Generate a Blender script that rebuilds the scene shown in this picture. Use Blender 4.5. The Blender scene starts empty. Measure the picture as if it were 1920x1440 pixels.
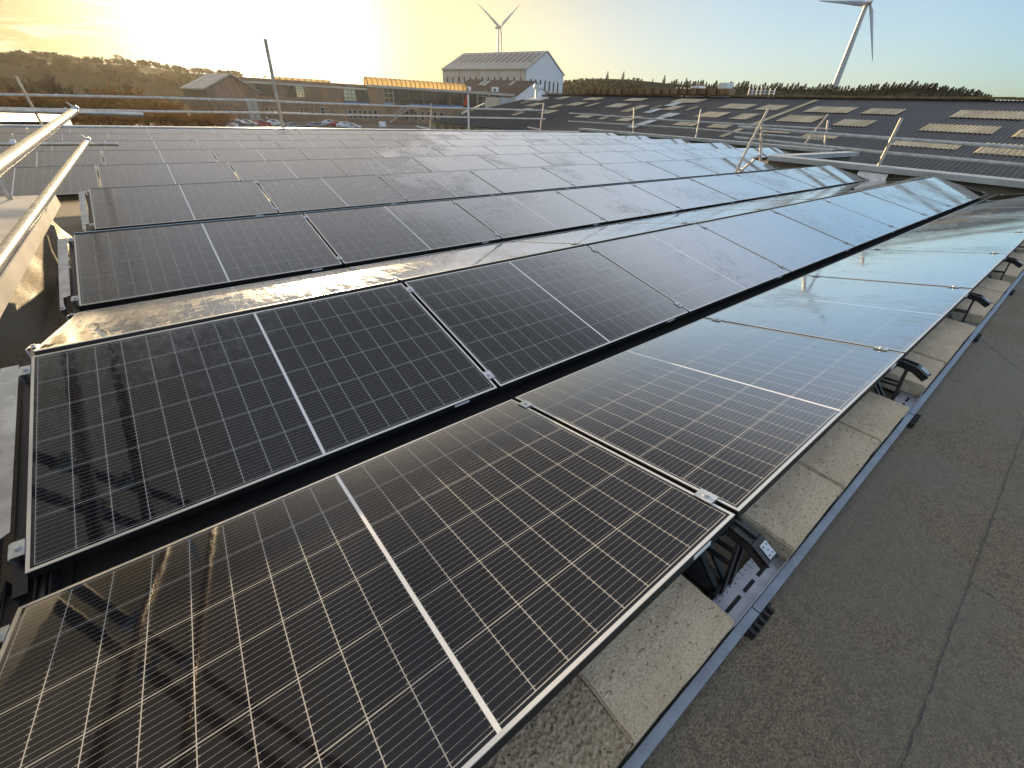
import bpy, bmesh, math, random
from mathutils import Vector, Matrix
random.seed(7)
R = math.radians
sc = bpy.context.scene
COL = sc.collection

# ------------------------------------------------------------------ camera
CAM = Vector((0.7027, -0.2059, 1.2372))
FPX = 768.45                                   # focal length in pixels of a 1920 wide frame
CROT = Matrix.Rotation(-0.68386, 3, 'Z') @ Matrix.Rotation(0.97871, 3, 'X') @ Matrix.Rotation(0.04811, 3, 'Z')
cd = bpy.data.cameras.new('camera')
cam = bpy.data.objects.new('camera', cd)
COL.objects.link(cam)
cam.matrix_world = Matrix.Translation(CAM) @ CROT.to_4x4()
cd.sensor_fit = 'HORIZONTAL'
cd.sensor_width = 36.0
cd.lens = FPX / 1920 * 36
cd.clip_start = 0.05
cd.clip_end = 6000
sc.camera = cam

# ------------------------------------------------------------------ sky and sun
SUN_AZ, SUN_EL = R(77.6), R(6.0)               # azimuth from +X towards +Y
SUN_DIR = Vector((math.cos(SUN_EL) * math.cos(SUN_AZ), math.cos(SUN_EL) * math.sin(SUN_AZ), math.sin(SUN_EL)))
sc.view_settings.view_transform = 'Standard'
sc.view_settings.look = 'None'
sc.view_settings.gamma = 1.0
sc.view_settings.exposure = 1.9
sc.cycles.use_denoising = True
sc.cycles.max_bounces = 8
sc.cycles.volume_bounces = 0
sc.cycles.sample_clamp_indirect = 6.0


class N:
    """tiny node-expression helper"""
    def __init__(self, nt):
        self.nt = nt
    def new(self, t, **k):
        n = self.nt.nodes.new(t)
        for a, v in k.items():
            setattr(n, a, v)
        return n
    def link(self, a, b):
        self.nt.links.new(a, b)
    def put(self, sock, v):
        if isinstance(v, bpy.types.NodeSocket):
            self.link(v, sock)
        else:
            sock.default_value = v
    def m(self, op, a, b=None, c=None, clamp=False):
        n = self.new('ShaderNodeMath', operation=op, use_clamp=clamp)
        for s, v in zip(n.inputs, (a, b, c)):
            if v is not None:
                self.put(s, v)
        return n.outputs[0]
    def mix(self, f, a, b):
        n = self.new('ShaderNodeMix', data_type='RGBA')
        self.put(n.inputs[0], f)
        self.put(n.inputs[6], a if not isinstance(a, tuple) else (*a[:3], 1))
        self.put(n.inputs[7], b if not isinstance(b, tuple) else (*b[:3], 1))
        return n.outputs[2]
    def mr(self, v, a, b, c=0.0, d=1.0):
        n = self.new('ShaderNodeMapRange', interpolation_type='SMOOTHSTEP')
        self.put(n.inputs[0], v)
        for i, q in enumerate((a, b, c, d)):
            self.put(n.inputs[1 + i], q)
        return n.outputs[0]
    def noise(self, vec, scale, detail=3, rough=0.55, dist=0.0):
        n = self.new('ShaderNodeTexNoise')
        if vec is not None:
            self.link(vec, n.inputs['Vector'])
        n.inputs['Scale'].default_value = scale
        n.inputs['Detail'].default_value = detail
        n.inputs['Roughness'].default_value = rough
        n.inputs['Distortion'].default_value = dist
        return n.outputs[0]
    def voro(self, vec, scale, feature='F1'):
        n = self.new('ShaderNodeTexVoronoi', feature=feature)
        if vec is not None:
            self.link(vec, n.inputs['Vector'])
        n.inputs['Scale'].default_value = scale
        return n.outputs[0]
    def sep(self, vec):
        n = self.new('ShaderNodeSeparateXYZ')
        self.link(vec, n.inputs[0])
        return n.outputs
    def vmul(self, vec, s):
        n = self.new('ShaderNodeVectorMath', operation='MULTIPLY')
        self.link(vec, n.inputs[0])
        n.inputs[1].default_value = s
        return n.outputs[0]
    def bump(self, h, strength, dist):
        n = self.new('ShaderNodeBump')
        n.inputs['Strength'].default_value = strength
        n.inputs['Distance'].default_value = dist
        self.link(h, n.inputs['Height'])
        return n.outputs[0]


world = bpy.data.worlds.new('World')
sc.world = world
world.use_nodes = True
w = N(world.node_tree)
bg = world.node_tree.nodes['Background']
sky = w.new('ShaderNodeTexSky', sky_type='NISHITA', sun_disc=False)
sky.sun_elevation = SUN_EL
sky.sun_rotation = R(90) - SUN_AZ
sky.altitude = 60
sky.air_density = 0.8
sky.dust_density = 1.6
sky.ozone_density = 1.2
tc = w.new('ShaderNodeTexCoord')
# thin drifting cloud low over the left-hand hills, lit by the sun
gx, gy, gz = w.sep(tc.outputs['Generated'])
az = w.m('ARCTAN2', gy, gx)
comb = w.new('ShaderNodeCombineXYZ')
w.link(w.m('ADD', w.m('MULTIPLY', az, 5.0), w.m('MULTIPLY', gz, 14.0)), comb.inputs[0])
w.link(w.m('MULTIPLY', gz, 44.0), comb.inputs[1])
cl = w.noise(comb.outputs[0], 1.6, 6, 0.6, 0.5)
win = w.m('MULTIPLY', w.mr(az, R(83), R(92)), w.mr(az, R(150), R(112)))
win = w.m('MULTIPLY', win, w.m('MULTIPLY', w.mr(gz, 0.01, 0.05), w.mr(gz, 0.34, 0.16)))
cm = w.m('MULTIPLY', w.mr(cl, 0.49, 0.62), win)
cloudy = sky.outputs[0]
# colour of the low sun spreading through thin cloud: golden round the sun, clearer and bluer away from it
dt = w.new('ShaderNodeVectorMath', operation='DOT_PRODUCT')
w.link(tc.outputs['Generated'], dt.inputs[0])
dt.inputs[1].default_value = SUN_DIR
ang = w.m('ARCCOSINE', w.m('MINIMUM', dt.outputs['Value'], 0.99999))
def vm(op, a, b_):
    n_ = w.new('ShaderNodeVectorMath', operation=op)
    for s_, v in zip(n_.inputs, (a, b_)):
        if isinstance(v, tuple):
            s_.default_value = v
        else:
            w.link(v, s_)
    return n_.outputs[0]
soft = vm('DIVIDE', cloudy, vm('ADD', vm('MULTIPLY', cloudy, (0.11, 0.11, 0.11)), (1, 1, 1)))
ramp = w.new('ShaderNodeValToRGB')
w.link(w.m('DIVIDE', ang, R(100)), ramp.inputs[0])
el_ = ramp.color_ramp.elements
stops = [(0.11, (0.55, 0.50, 0.38)), (0.21, (0.78, 0.75, 0.56)), (0.29, (0.86, 0.90, 0.84)), (0.36, (0.93, 1.03, 1.10)), (0.46, (1.06, 1.25, 1.44)), (0.62, (1.28, 1.50, 1.72)), (0.85, (1.02, 1.46, 1.92))]
while len(el_) < len(stops):
    el_.new(0.5)
for e_, (p_, c_) in zip(el_, stops):
    e_.position = p_
    e_.color = (c_[0] / 2, c_[1] / 2, c_[2] / 2, 1)
soft = vm('MULTIPLY', soft, w.mix(w.m('MULTIPLY', w.mr(gz, 0.18, 0.40), w.mr(ang, R(62), R(30))), vm('MULTIPLY', ramp.outputs[0], (2, 2, 2)), (1.13, 1.15, 1.20)))
soft = vm('MULTIPLY', soft, w.mix(w.m('MULTIPLY', w.mr(az, R(84), R(108)), w.mr(ang, R(9), R(20))), (1, 1, 1), (0.43, 0.30, 0.12)))
soft = w.mix(w.m('MULTIPLY', cm, 0.8), soft, (5.2, 4.5, 3.0))
core = w.new('ShaderNodeCombineColor')
k_ = w.m('MULTIPLY', w.m('POWER', w.mr(ang, R(18), R(1)), 1.4), 8.0)
for i_, f_ in enumerate((1.0, 0.92, 0.74)):
    w.link(w.m('MULTIPLY', k_, f_), core.inputs[i_])
# added fill light high in the sky, away from the sun, brightening the foreground
sky_fill = w.m('MULTIPLY', w.mr(gz, 0.20, 0.52), w.mr(ang, R(20), R(55)))
vs = vm('MULTIPLY', w.mix(sky_fill, (0, 0, 0), (1, 1, 1)), (2.75, 2.55, 2.3))
w.link(vm('ADD', vm('ADD', soft, core.outputs[0]), vs), bg.inputs[0])
bg.inputs[1].default_value = 0.06

sun = bpy.data.lights.new('sun', 'SUN')
sun.energy = 3.6
sun.angle = R(0.6)
sun.color = (1.0, 0.74, 0.42)
so = bpy.data.objects.new('sun', sun)
COL.objects.link(so)
so.rotation_euler = SUN_DIR.to_track_quat('Z', 'Y').to_euler()


# ------------------------------------------------------------------ pixel -> ray (1920 x 1440 photograph pixels)
def ray(px, py):
    return (CROT @ Vector(((px - 960) / FPX, (720 - py) / FPX, -1))).normalized()
def at(px, py, d=None, x=None, y=None, z=None):
    r = ray(px, py)
    if d is not None:
        k = d / math.hypot(r.x, r.y)
    elif x is not None:
        k = (x - CAM.x) / r.x
    elif y is not None:
        k = (y - CAM.y) / r.y
    else:
        k = (z - CAM.z) / r.z
    return CAM + r * k
def azel(px, py):
    r = ray(px, py)
    return math.atan2(r.y, r.x), r.z / math.hypot(r.x, r.y)


# ------------------------------------------------------------------ mesh builder
class MB:
    def __init__(self):
        self.v, self.f, self.mi, self.sm = [], [], [], []
    def face(self, pts, mi=0, smooth=False):
        i = len(self.v)
        self.v += [Vector(p) for p in pts]
        self.f.append(tuple(range(i, i + len(pts))))
        self.mi.append(mi)
        self.sm.append(smooth)
    def obox(self, c, ax, ay, az_, mi=0):
        c, ax, ay, az_ = map(Vector, (c, ax, ay, az_))
        i = len(self.v)
        for sz in (-1, 1):
            for sx, sy in ((-1, -1), (1, -1), (1, 1), (-1, 1)):
                self.v.append(c + ax * sx + ay * sy + az_ * sz)
        for q in ((3, 2, 1, 0), (4, 5, 6, 7), (0, 1, 5, 4), (1, 2, 6, 5), (2, 3, 7, 6), (3, 0, 4, 7)):
            self.f.append(tuple(i + k for k in q))
            self.mi.append(mi)
            self.sm.append(False)
    def box(self, a, b, mi=0):
        a, b = Vector(a), Vector(b)
        h = (b - a) / 2
        self.obox((a + b) / 2, (abs(h.x), 0, 0), (0, abs(h.y), 0), (0, 0, abs(h.z)), mi)
    def bar(self, p, q, wd, ht, mi=0, up=(0, 0, 1)):
        p, q = Vector(p), Vector(q)
        d = (q - p)
        L = d.length
        d.normalize()
        s = d.cross(Vector(up))
        if s.length < 1e-4:
            s = d.cross(Vector((1, 0, 0)))
        s.normalize()
        u = s.cross(d)
        self.obox((p + q) / 2, d * (L / 2), s * (wd / 2), u * (ht / 2), mi)
    def tube(self, pts, rad, n=10, mi=0, caps=True):
        pts = [Vector(p) for p in pts]
        rs = rad if isinstance(rad, (list, tuple)) else [rad] * len(pts)
        rings = []
        for k, p in enumerate(pts):
            d = (pts[min(k + 1, len(pts) - 1)] - pts[max(k - 1, 0)]).normalized()
            a = d.cross(Vector((0, 0, 1)))
            if a.length < 1e-3:
                a = d.cross(Vector((1, 0, 0)))
            a.normalize()
            b = d.cross(a)
            i = len(self.v)
            for j in range(n):
                t = 2 * math.pi * j / n
                self.v.append(p + (a * math.cos(t) + b * math.sin(t)) * rs[k])
            rings.append(i)
        for k in range(len(pts) - 1):
            for j in range(n):
                a0, b0 = rings[k], rings[k + 1]
                self.f.append((a0 + j, a0 + (j + 1) % n, b0 + (j + 1) % n, b0 + j))
                self.mi.append(mi)
                self.sm.append(True)
        if caps:
            c0 = len(self.v)
            self.v += [self.v[rings[0] + j].copy() for j in range(n)] + [self.v[rings[-1] + j].copy() for j in range(n)]
            self.f.append(tuple(c0 + j for j in reversed(range(n))))
            self.f.append(tuple(c0 + n + j for j in range(n)))
            self.mi += [mi, mi]
            self.sm += [False, False]
    def prism(self, poly, ext, mi=0):
        """polygon (list of points) extruded by the vector ext"""
        poly = [Vector(p) for p in poly]
        ext = Vector(ext)
        n = len(poly)
        i = len(self.v)
        self.v += poly + [p + ext for p in poly]
        self.f.append(tuple(range(i, i + n)))
        self.f.append(tuple(i + n + k for k in reversed(range(n))))
        for k in range(n):
            self.f.append((i + k, i + n + k, i + n + (k + 1) % n, i + (k + 1) % n))
        self.mi += [mi] * (n + 2)
        self.sm += [False] * (n + 2)
    def mesh(self, name, mats, origin=(0, 0, 0), fix=True):
        me = bpy.data.meshes.new(name)
        o = Vector(origin)
        me.from_pydata([tuple(p - o) for p in self.v], [], self.f)
        for m_ in (mats if isinstance(mats, (list, tuple)) else [mats]):
            me.materials.append(m_)
        for p, i, s in zip(me.polygons, self.mi, self.sm):
            p.material_index = i
            p.use_smooth = s
        if fix:
            bm = bmesh.new()
            bm.from_mesh(me)
            bmesh.ops.recalc_face_normals(bm, faces=bm.faces)
            bm.to_mesh(me)
            bm.free()
        me.update()
        return me
    def build(self, name, mats, parent=None, fix=True, bevel=0.0, local=False):
        """link as one object; coordinates are world ones unless local"""
        org = Vector((0, 0, 0))
        if parent is not None and not local:
            q = parent
            while q is not None:
                org += q.location
                q = q.parent
        o = bpy.data.objects.new(name, self.mesh(name, mats, org, fix))
        COL.objects.link(o)
        if parent is not None:
            o.parent = parent
        if bevel:
            b = o.modifiers.new('bevel', 'BEVEL')
            b.width = bevel
            b.segments = 2
            b.limit_method = 'ANGLE'
        return o


def tag(o, label=None, cat=None, group=None, kind=None):
    for k, v in (('label', label), ('category', cat), ('group', group), ('kind', kind)):
        if v:
            o[k] = v
    return o
def thing(name, label, cat, loc=(0, 0, 0), group=None):
    o = bpy.data.objects.new(name, None)
    o.empty_display_size = 0.1
    COL.objects.link(o)
    o.location = loc
    return tag(o, label, cat, group)
def clone(root, label=None, loc=None, rot=None, group=None):
    """a copy of a thing with copies of its parts and sub-parts"""
    r = root.copy()
    COL.objects.link(r)
    for ch in root.children:
        c = ch.copy()
        COL.objects.link(c)
        c.parent = r
        for g in ch.children:
            d = g.copy()
            COL.objects.link(d)
            d.parent = c
    if label:
        r['label'] = label
    if group:
        r['group'] = group
    if loc is not None:
        r.location = loc
    if rot is not None:
        r.rotation_euler = rot
    return r
def struct(o):
    o['kind'] = 'structure'
    return o


# ------------------------------------------------------------------ materials
def mat(name, col, rough=0.6, metal=0.0, spec=0.5, var=0.0, vscale=3.0, bump=0.0, bscale=60, col2=None):
    m_ = bpy.data.materials.new(name)
    m_.use_nodes = True
    n = N(m_.node_tree)
    b = m_.node_tree.nodes['Principled BSDF']
    b.inputs['Roughness'].default_value = rough
    b.inputs['Metallic'].default_value = metal
    b.inputs['Specular IOR Level'].default_value = spec
    t_ = n.new('ShaderNodeTexCoord').outputs['Object']
    if var or col2:
        c2 = col2 or tuple(max(0, c * (1 - var)) for c in col)
        f = n.mr(n.noise(t_, vscale, 4, 0.6), 0.35, 0.65)
        n.link(n.mix(f, col, c2), b.inputs['Base Color'])
    else:
        b.inputs['Base Color'].default_value = (*col, 1)
    if bump:
        n.link(n.bump(n.noise(t_, bscale, 4, 0.6), bump, 0.01), b.inputs['Normal'])
    return m_

M = {}
M['galv'] = mat('galvanised_steel', (0.56, 0.58, 0.60), 0.38, 0.85, var=0.25, vscale=14)
M['tube'] = mat('scaffold_tube_steel', (0.58, 0.53, 0.45), 0.2, 0.6, var=0.3, vscale=9)
M['tube_dull'] = mat('dull_scaffold_tube', (0.50, 0.51, 0.50), 0.5, 0.0, var=0.3, vscale=6)
M['channel'] = mat('blue_grey_channel', (0.20, 0.245, 0.30), 0.35, 0.6, var=0.2, vscale=10)
M['plate'] = mat('dull_galvanised_plate', (0.30, 0.32, 0.36), 0.4, 0.7, var=0.2, vscale=20)
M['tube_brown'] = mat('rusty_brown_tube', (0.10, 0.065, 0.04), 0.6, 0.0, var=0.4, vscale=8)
M['tube_tan'] = mat('weathered_tan_tube', (0.47, 0.40, 0.31), 0.5, 0.0, var=0.3, vscale=5)
M['alu'] = mat('anodised_aluminium', (0.62, 0.605, 0.57), 0.32, 0.8)
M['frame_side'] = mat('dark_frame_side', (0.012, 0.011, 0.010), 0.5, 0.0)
M['black'] = mat('black_plastic', (0.012, 0.012, 0.013), 0.38, var=0.3, vscale=30)
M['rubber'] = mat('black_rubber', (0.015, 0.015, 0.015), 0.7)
M['plate_white'] = mat('sticker_paper', (0.75, 0.75, 0.73), 0.5)
M['hole'] = mat('hole_shadow', (0.01, 0.01, 0.012), 0.9)
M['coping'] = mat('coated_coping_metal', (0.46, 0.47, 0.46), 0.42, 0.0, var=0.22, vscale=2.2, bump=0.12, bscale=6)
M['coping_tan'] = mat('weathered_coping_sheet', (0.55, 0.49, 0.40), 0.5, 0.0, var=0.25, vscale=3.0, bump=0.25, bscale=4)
M['white'] = mat('white_paint', (0.78, 0.78, 0.76), 0.5, var=0.12, vscale=1)
M['turbine'] = mat('turbine_white', (0.46, 0.47, 0.48), 0.45)
M['steel_dark'] = mat('dark_steel', (0.05, 0.05, 0.055), 0.5, 0.3)
M['red'] = mat('faded_red_cloth', (0.62, 0.10, 0.06), 0.8, var=0.3, vscale=4)
M['yellow'] = mat('yellow_panel', (0.75, 0.62, 0.03), 0.6)
M['bark'] = mat('bark', (0.07, 0.05, 0.035), 0.9, 0, 0.1, var=0.4, vscale=6)
M['twig'] = mat('bare_twigs', (0.36, 0.19, 0.06), 0.85, 0, 0.1, var=0.5, vscale=0.6)
M['twig_dark'] = mat('dark_bare_twigs', (0.09, 0.06, 0.04), 0.9, 0, 0.1, var=0.4, vscale=0.8)
M['needle'] = mat('conifer_needles', (0.016, 0.030, 0.009), 0.9, 0, 0.08, var=0.55, vscale=0.35)
M['glassdark'] = mat('window_glass', (0.02, 0.025, 0.03), 0.06, 0.0, 0.8)
M['tyre'] = mat('tyre_rubber', (0.02, 0.02, 0.02), 0.8)


def felt_material():
    m_ = bpy.data.materials.new('mineral_roof_felt')
    m_.use_nodes = True
    n = N(m_.node_tree)
    b = m_.node_tree.nodes['Principled BSDF']
    t_ = n.new('ShaderNodeTexCoord').outputs['Object']
    fine = n.noise(t_, 190, 3, 0.7)
    mid = n.noise(t_, 34, 3, 0.6)
    big = n.noise(t_, 1.3, 4, 0.6, 0.4)
    c = n.mix(n.mr(fine, 0.36, 0.66), (0.084, 0.068, 0.045), (0.272, 0.222, 0.15))
    c = n.mix(n.m('MULTIPLY', n.mr(mid, 0.50, 0.68), 0.6), c, (0.088, 0.074, 0.054))
    c = n.mix(n.m('MULTIPLY', n.mr(big, 0.42, 0.62), 0.45), c, (0.125, 0.107, 0.08))
    n.link(c, b.inputs['Base Color'])
    n.link(n.mr(big, 0.40, 0.62, 0.85, 0.55), b.inputs['Roughness'])
    n.link(n.bump(n.m('ADD', fine, n.m('MULTIPLY', mid, 1.5)), 0.8, 0.010), b.inputs['Normal'])
    return m_
M['felt'] = felt_material()


def concrete_material(name, c1, c2, coarse):
    m_ = bpy.data.materials.new(name)
    m_.use_nodes = True
    n = N(m_.node_tree)
    b = m_.node_tree.nodes['Principled BSDF']
    t_ = n.new('ShaderNodeNewGeometry').outputs['Position']
    f = n.noise(t_, 170 if not coarse else 110, 4, 0.7)
    v = n.voro(t_, 130 if not coarse else 85)
    big = n.noise(t_, 5, 3, 0.6)
    pits = n.mr(n.noise(t_, 75, 2, 0.5), 0.62, 0.70)
    c = n.mix(n.mr(f, 0.3, 0.7), c1, c2)
    c = n.mix(n.m('MULTIPLY', n.mr(big, 0.4, 0.65), 0.3), c, tuple(x * 0.7 for x in c1))
    c = n.mix(n.m('MULTIPLY', pits, 0.7), c, tuple(x * 0.35 for x in c1))
    n.link(c, b.inputs['Base Color'])
    b.inputs['Roughness'].default_value = 0.92
    h = n.m('ADD', n.m('MULTIPLY', v, 1.2 if coarse else 0.5), n.m('SUBTRACT', f, n.m('MULTIPLY', pits, 0.8)))
    n.link(n.bump(h, 0.9 if coarse else 0.5, 0.008), b.inputs['Normal'])
    return m_
M['concrete'] = concrete_material('dense_concrete', (0.43, 0.34, 0.225), (0.68, 0.575, 0.415), False)
M['concrete_coarse'] = concrete_material('coarse_concrete', (0.27, 0.21, 0.13), (0.54, 0.44, 0.30), True)

# solar panel face
PL, PW = 1.7793, 1.134                         # panel length (along the row) and width (up the slope)
TILT = 0.20307
GV, GR, GS = 0.1273, 0.0555, 0.0209            # valley gap, ridge gap, gap between neighbours
PITCH = PL + GS
CW, HZ = PW * math.cos(TILT), PW * math.sin(TILT)
PAIR = 2 * CW + GV + GR


def solar_material():
    m_ = bpy.data.materials.new('solar_cells_under_glass')
    m_.use_nodes = True
    n = N(m_.node_tree)
    b = m_.node_tree.nodes['Principled BSDF']
    t_ = n.new('ShaderNodeTexCoord').outputs['Object']
    x, y, z = n.sep(t_)
    pos = n.new('ShaderNodeNewGeometry').outputs['Position']
    wx, wy, wz = n.sep(pos)
    mg, gap = 0.020, 0.011
    px = (PL / 2 - mg - gap / 2) / 9
    py = (PW - 2 * mg) / 6
    ux = n.m('SUBTRACT', n.m('ABSOLUTE', n.m('SUBTRACT', x, PL / 2)), gap / 2)
    cx = n.m('DIVIDE', ux, px)
    dx = n.m('MULTIPLY', n.m('ABSOLUTE', n.m('SUBTRACT', n.m('FRACT', n.m('ADD', cx, 0.5)), 0.5)), px)
    cy = n.m('DIVIDE', n.m('SUBTRACT', y, mg), py)
    dy = n.m('MULTIPLY', n.m('ABSOLUTE', n.m('SUBTRACT', n.m('FRACT', n.m('ADD', cy, 0.5)), 0.5)), py)
    cb = n.m('ADD', n.m('MULTIPLY', cy, 10.0), 0.5)
    db = n.m('MULTIPLY', n.m('ABSOLUTE', n.m('SUBTRACT', n.m('FRACT', n.m('ADD', cb, 0.5)), 0.5)), py / 10)
    inside = n.m('MULTIPLY', n.m('LESS_THAN', n.m('ABSOLUTE', n.m('SUBTRACT', x, PL / 2)), PL / 2 - mg + 0.001),
                 n.m('LESS_THAN', n.m('ABSOLUTE', n.m('SUBTRACT', y, PW / 2)), PW / 2 - mg + 0.001))
    mid = n.m('LESS_THAN', ux, 0.0)
    grid = n.m('MAXIMUM', n.m('LESS_THAN', dx, 0.0011), n.m('LESS_THAN', dy, 0.0013))
    node = n.m('LESS_THAN', n.m('ADD', dx, dy), 0.0036)
    pad = n.m('LESS_THAN', dx, 0.006)
    bus = n.m('LESS_THAN', db, n.m('ADD', 0.00042, n.m('MULTIPLY', pad, 0.0007)))
    line = n.m('MULTIPLY', n.m('MAXIMUM', grid, node), inside)
    bus = n.m('MULTIPLY', bus, inside)
    # cells vary a little from one to the next
    comb = n.new('ShaderNodeCombineXYZ')
    n.link(n.m('FLOOR', cx), comb.inputs[0])
    n.link(n.m('FLOOR', cy), comb.inputs[1])
    wn = n.new('ShaderNodeTexWhiteNoise', noise_dimensions='3D')
    n.link(comb.outputs[0], wn.inputs[0])
    c = n.mix(wn.outputs[0], (0.0040, 0.0042, 0.0062), (0.0060, 0.0062, 0.0085))
    c = n.mix(bus, c, (0.20, 0.195, 0.185))
    c = n.mix(line, c, (0.29, 0.285, 0.275))
    c = n.mix(mid, c, (0.66, 0.66, 0.65))
    # dew: a film of droplets in runs down the slope, heavier on the older, colder left of the array
    st = n.vmul(t_, (30.0, 5.0, 1.0))
    stw = n.new('ShaderNodeVectorMath', operation='ADD')
    n.link(st, stw.inputs[0])
    n.link(n.vmul(pos, (3.1, 7.7, 0.0)), stw.inputs[1])
    runs = n.noise(stw.outputs[0], 1.0, 4, 0.65, 0.6)
    patch = n.noise(pos, 0.75, 4, 0.62, 0.5)
    speck = n.noise(t_, 120, 2, 0.6)
    far = n.mr(n.m('SUBTRACT', n.m('MULTIPLY', wy, 0.5), n.m('MULTIPLY', wx, 0.9)), -2.5, 4.0)
    far = n.m('MULTIPLY', far, n.mr(wy, 1.0, 4.0))
    # drier band along the top and foot of a panel reads as ragged darker edges
    blot = n.noise(pos, 11.0, 4, 0.65, 0.8)
    dew = n.m('ADD', n.m('ADD', n.m('MULTIPLY', patch, 0.50), n.m('MULTIPLY', runs, 0.28)), n.m('ADD', n.m('MULTIPLY', far, 0.30), n.m('MULTIPLY', blot, 0.24)))
    film = n.mr(dew, 0.505, 0.65)
    film = n.m('MULTIPLY', film, n.mr(speck, 0.30, 0.55, 0.35, 1.0))
    near = n.m('MULTIPLY', n.m('LESS_THAN', wy, 1.17), n.mr(wx, 4.5, 1.6))
    film = n.m('MULTIPLY', film, n.m('SUBTRACT', 1.0, n.m('MULTIPLY', near, 0.88)))
    low_ = n.m('MULTIPLY', n.m('MULTIPLY', n.m('GREATER_THAN', wy, 1.17), n.mr(wy, 2.5, 1.6)), n.mr(wx, 6.0, 2.0))
    film = n.m('MULTIPLY', film, n.m('SUBTRACT', 1.0, n.m('MULTIPLY', low_, 0.75)))
    c = n.mix(n.m('MULTIPLY', film, 0.13), c, (0.55, 0.53, 0.50))
    n.link(c, b.inputs['Base Color'])
    n.link(n.mr(film, 0.0, 1.0, 0.045, 0.30), b.inputs['Roughness'])
    b.inputs['IOR'].default_value = 1.42
    ripple = n.m('ADD', n.noise(t_, 14, 2, 0.5), n.m('MULTIPLY', n.m('MULTIPLY', speck, film), 0.9))
    nb_ = n.bump(ripple, 0.05, 0.004)
    n.link(nb_, b.inputs['Normal'])
    # the sheen of the glass stack towards grazing angles
    lw_ = n.new('ShaderNodeLayerWeight')
    n.link(nb_, lw_.inputs['Normal'])
    g_ = n.new('ShaderNodeBsdfGlossy')
    n.link(n.mr(film, 0.0, 1.0, 0.04, 0.26), g_.inputs['Roughness'])
    n.link(nb_, g_.inputs['Normal'])
    g_.inputs['Color'].default_value = (1, 1, 1, 1)
    mx = n.new('ShaderNodeMixShader')
    n.link(n.m('MULTIPLY', n.m('MULTIPLY', n.mr(lw_.outputs['Facing'], 0.42, 0.90), 0.85), n.m('SUBTRACT', 1.0, n.m('MULTIPLY', film, 0.70))), mx.inputs[0])
    n.link(b.outputs[0], mx.inputs[1])
    n.link(g_.outputs[0], mx.inputs[2])
    n.link(mx.outputs[0], m_.node_tree.nodes['Material Output'].inputs[0])
    return m_
M['solar'] = solar_material()

# ------------------------------------------------------------------ the roof we stand on
RZ = -0.13
GZ = -5.0
mb = MB()
outline = [(-0.34, -9), (16.62, -9), (16.62, 6.75), (24.0, 6.75), (24.0, 22.6), (-9.0, 22.6), (-9.0, 6.35), (-0.34, 6.35)]
mb.prism([(a, b_, RZ) for a, b_ in outline], (0, 0, GZ - RZ))
roof = struct(mb.build('roof', M['felt']))

# laps where one sheet of felt overlaps the next, with the bitumen that bled out
M['bitumen'] = mat('bled_bitumen', (0.035, 0.032, 0.028), 0.55, var=0.3, vscale=20)
def lap(pts, wd, name='roof_seam'):
    q = MB()
    top = []
    for k, p in enumerate(pts):
        a = Vector(pts[max(k - 1, 0)])
        c = Vector(pts[min(k + 1, len(pts) - 1)])
        d = (c - a).normalized()
        s = Vector((-d.y, d.x))
        ww = wd * random.uniform(0.4, 1.3)
        top.append((Vector(p) + s * ww / 2, Vector(p) - s * ww / 2))
    for (a, b_), (c, d) in zip(top, top[1:]):
        q.face([(a.x, a.y, RZ + .004), (b_.x, b_.y, RZ + .004), (d.x, d.y, RZ + .004), (c.x, c.y, RZ + .004)])
    return struct(q.build(name, M['bitumen'], fix=False))
def wavy(a, b_, n=60, amp=0.0028):
    out = []
    for i in range(n + 1):
        t = i / n
        out.append((a[0] + (b_[0] - a[0]) * t, a[1] + (b_[1] - a[1]) * t + random.uniform(-amp, amp)))
    return out
lap(wavy((-0.3, -0.595), (5.0, -0.595), 240), 0.0036)
lap(wavy((2.58, -0.6), (2.44, -1.6), 40), 0.003)
lap(wavy((5.0, -0.52), (16.5, -0.56), 160), 0.004)
lap(wavy((4.98, -0.5), (5.82, 0.0), 30), 0.004)
lap(wavy((7.35, -0.18), (6.6, -0.9), 30), 0.004)
lap(wavy((-0.3, 3.3), (-0.05, 3.6), 12), 0.006)
lap(wavy((-0.32, 4.9), (-0.08, 5.1), 12), 0.006)


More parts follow.
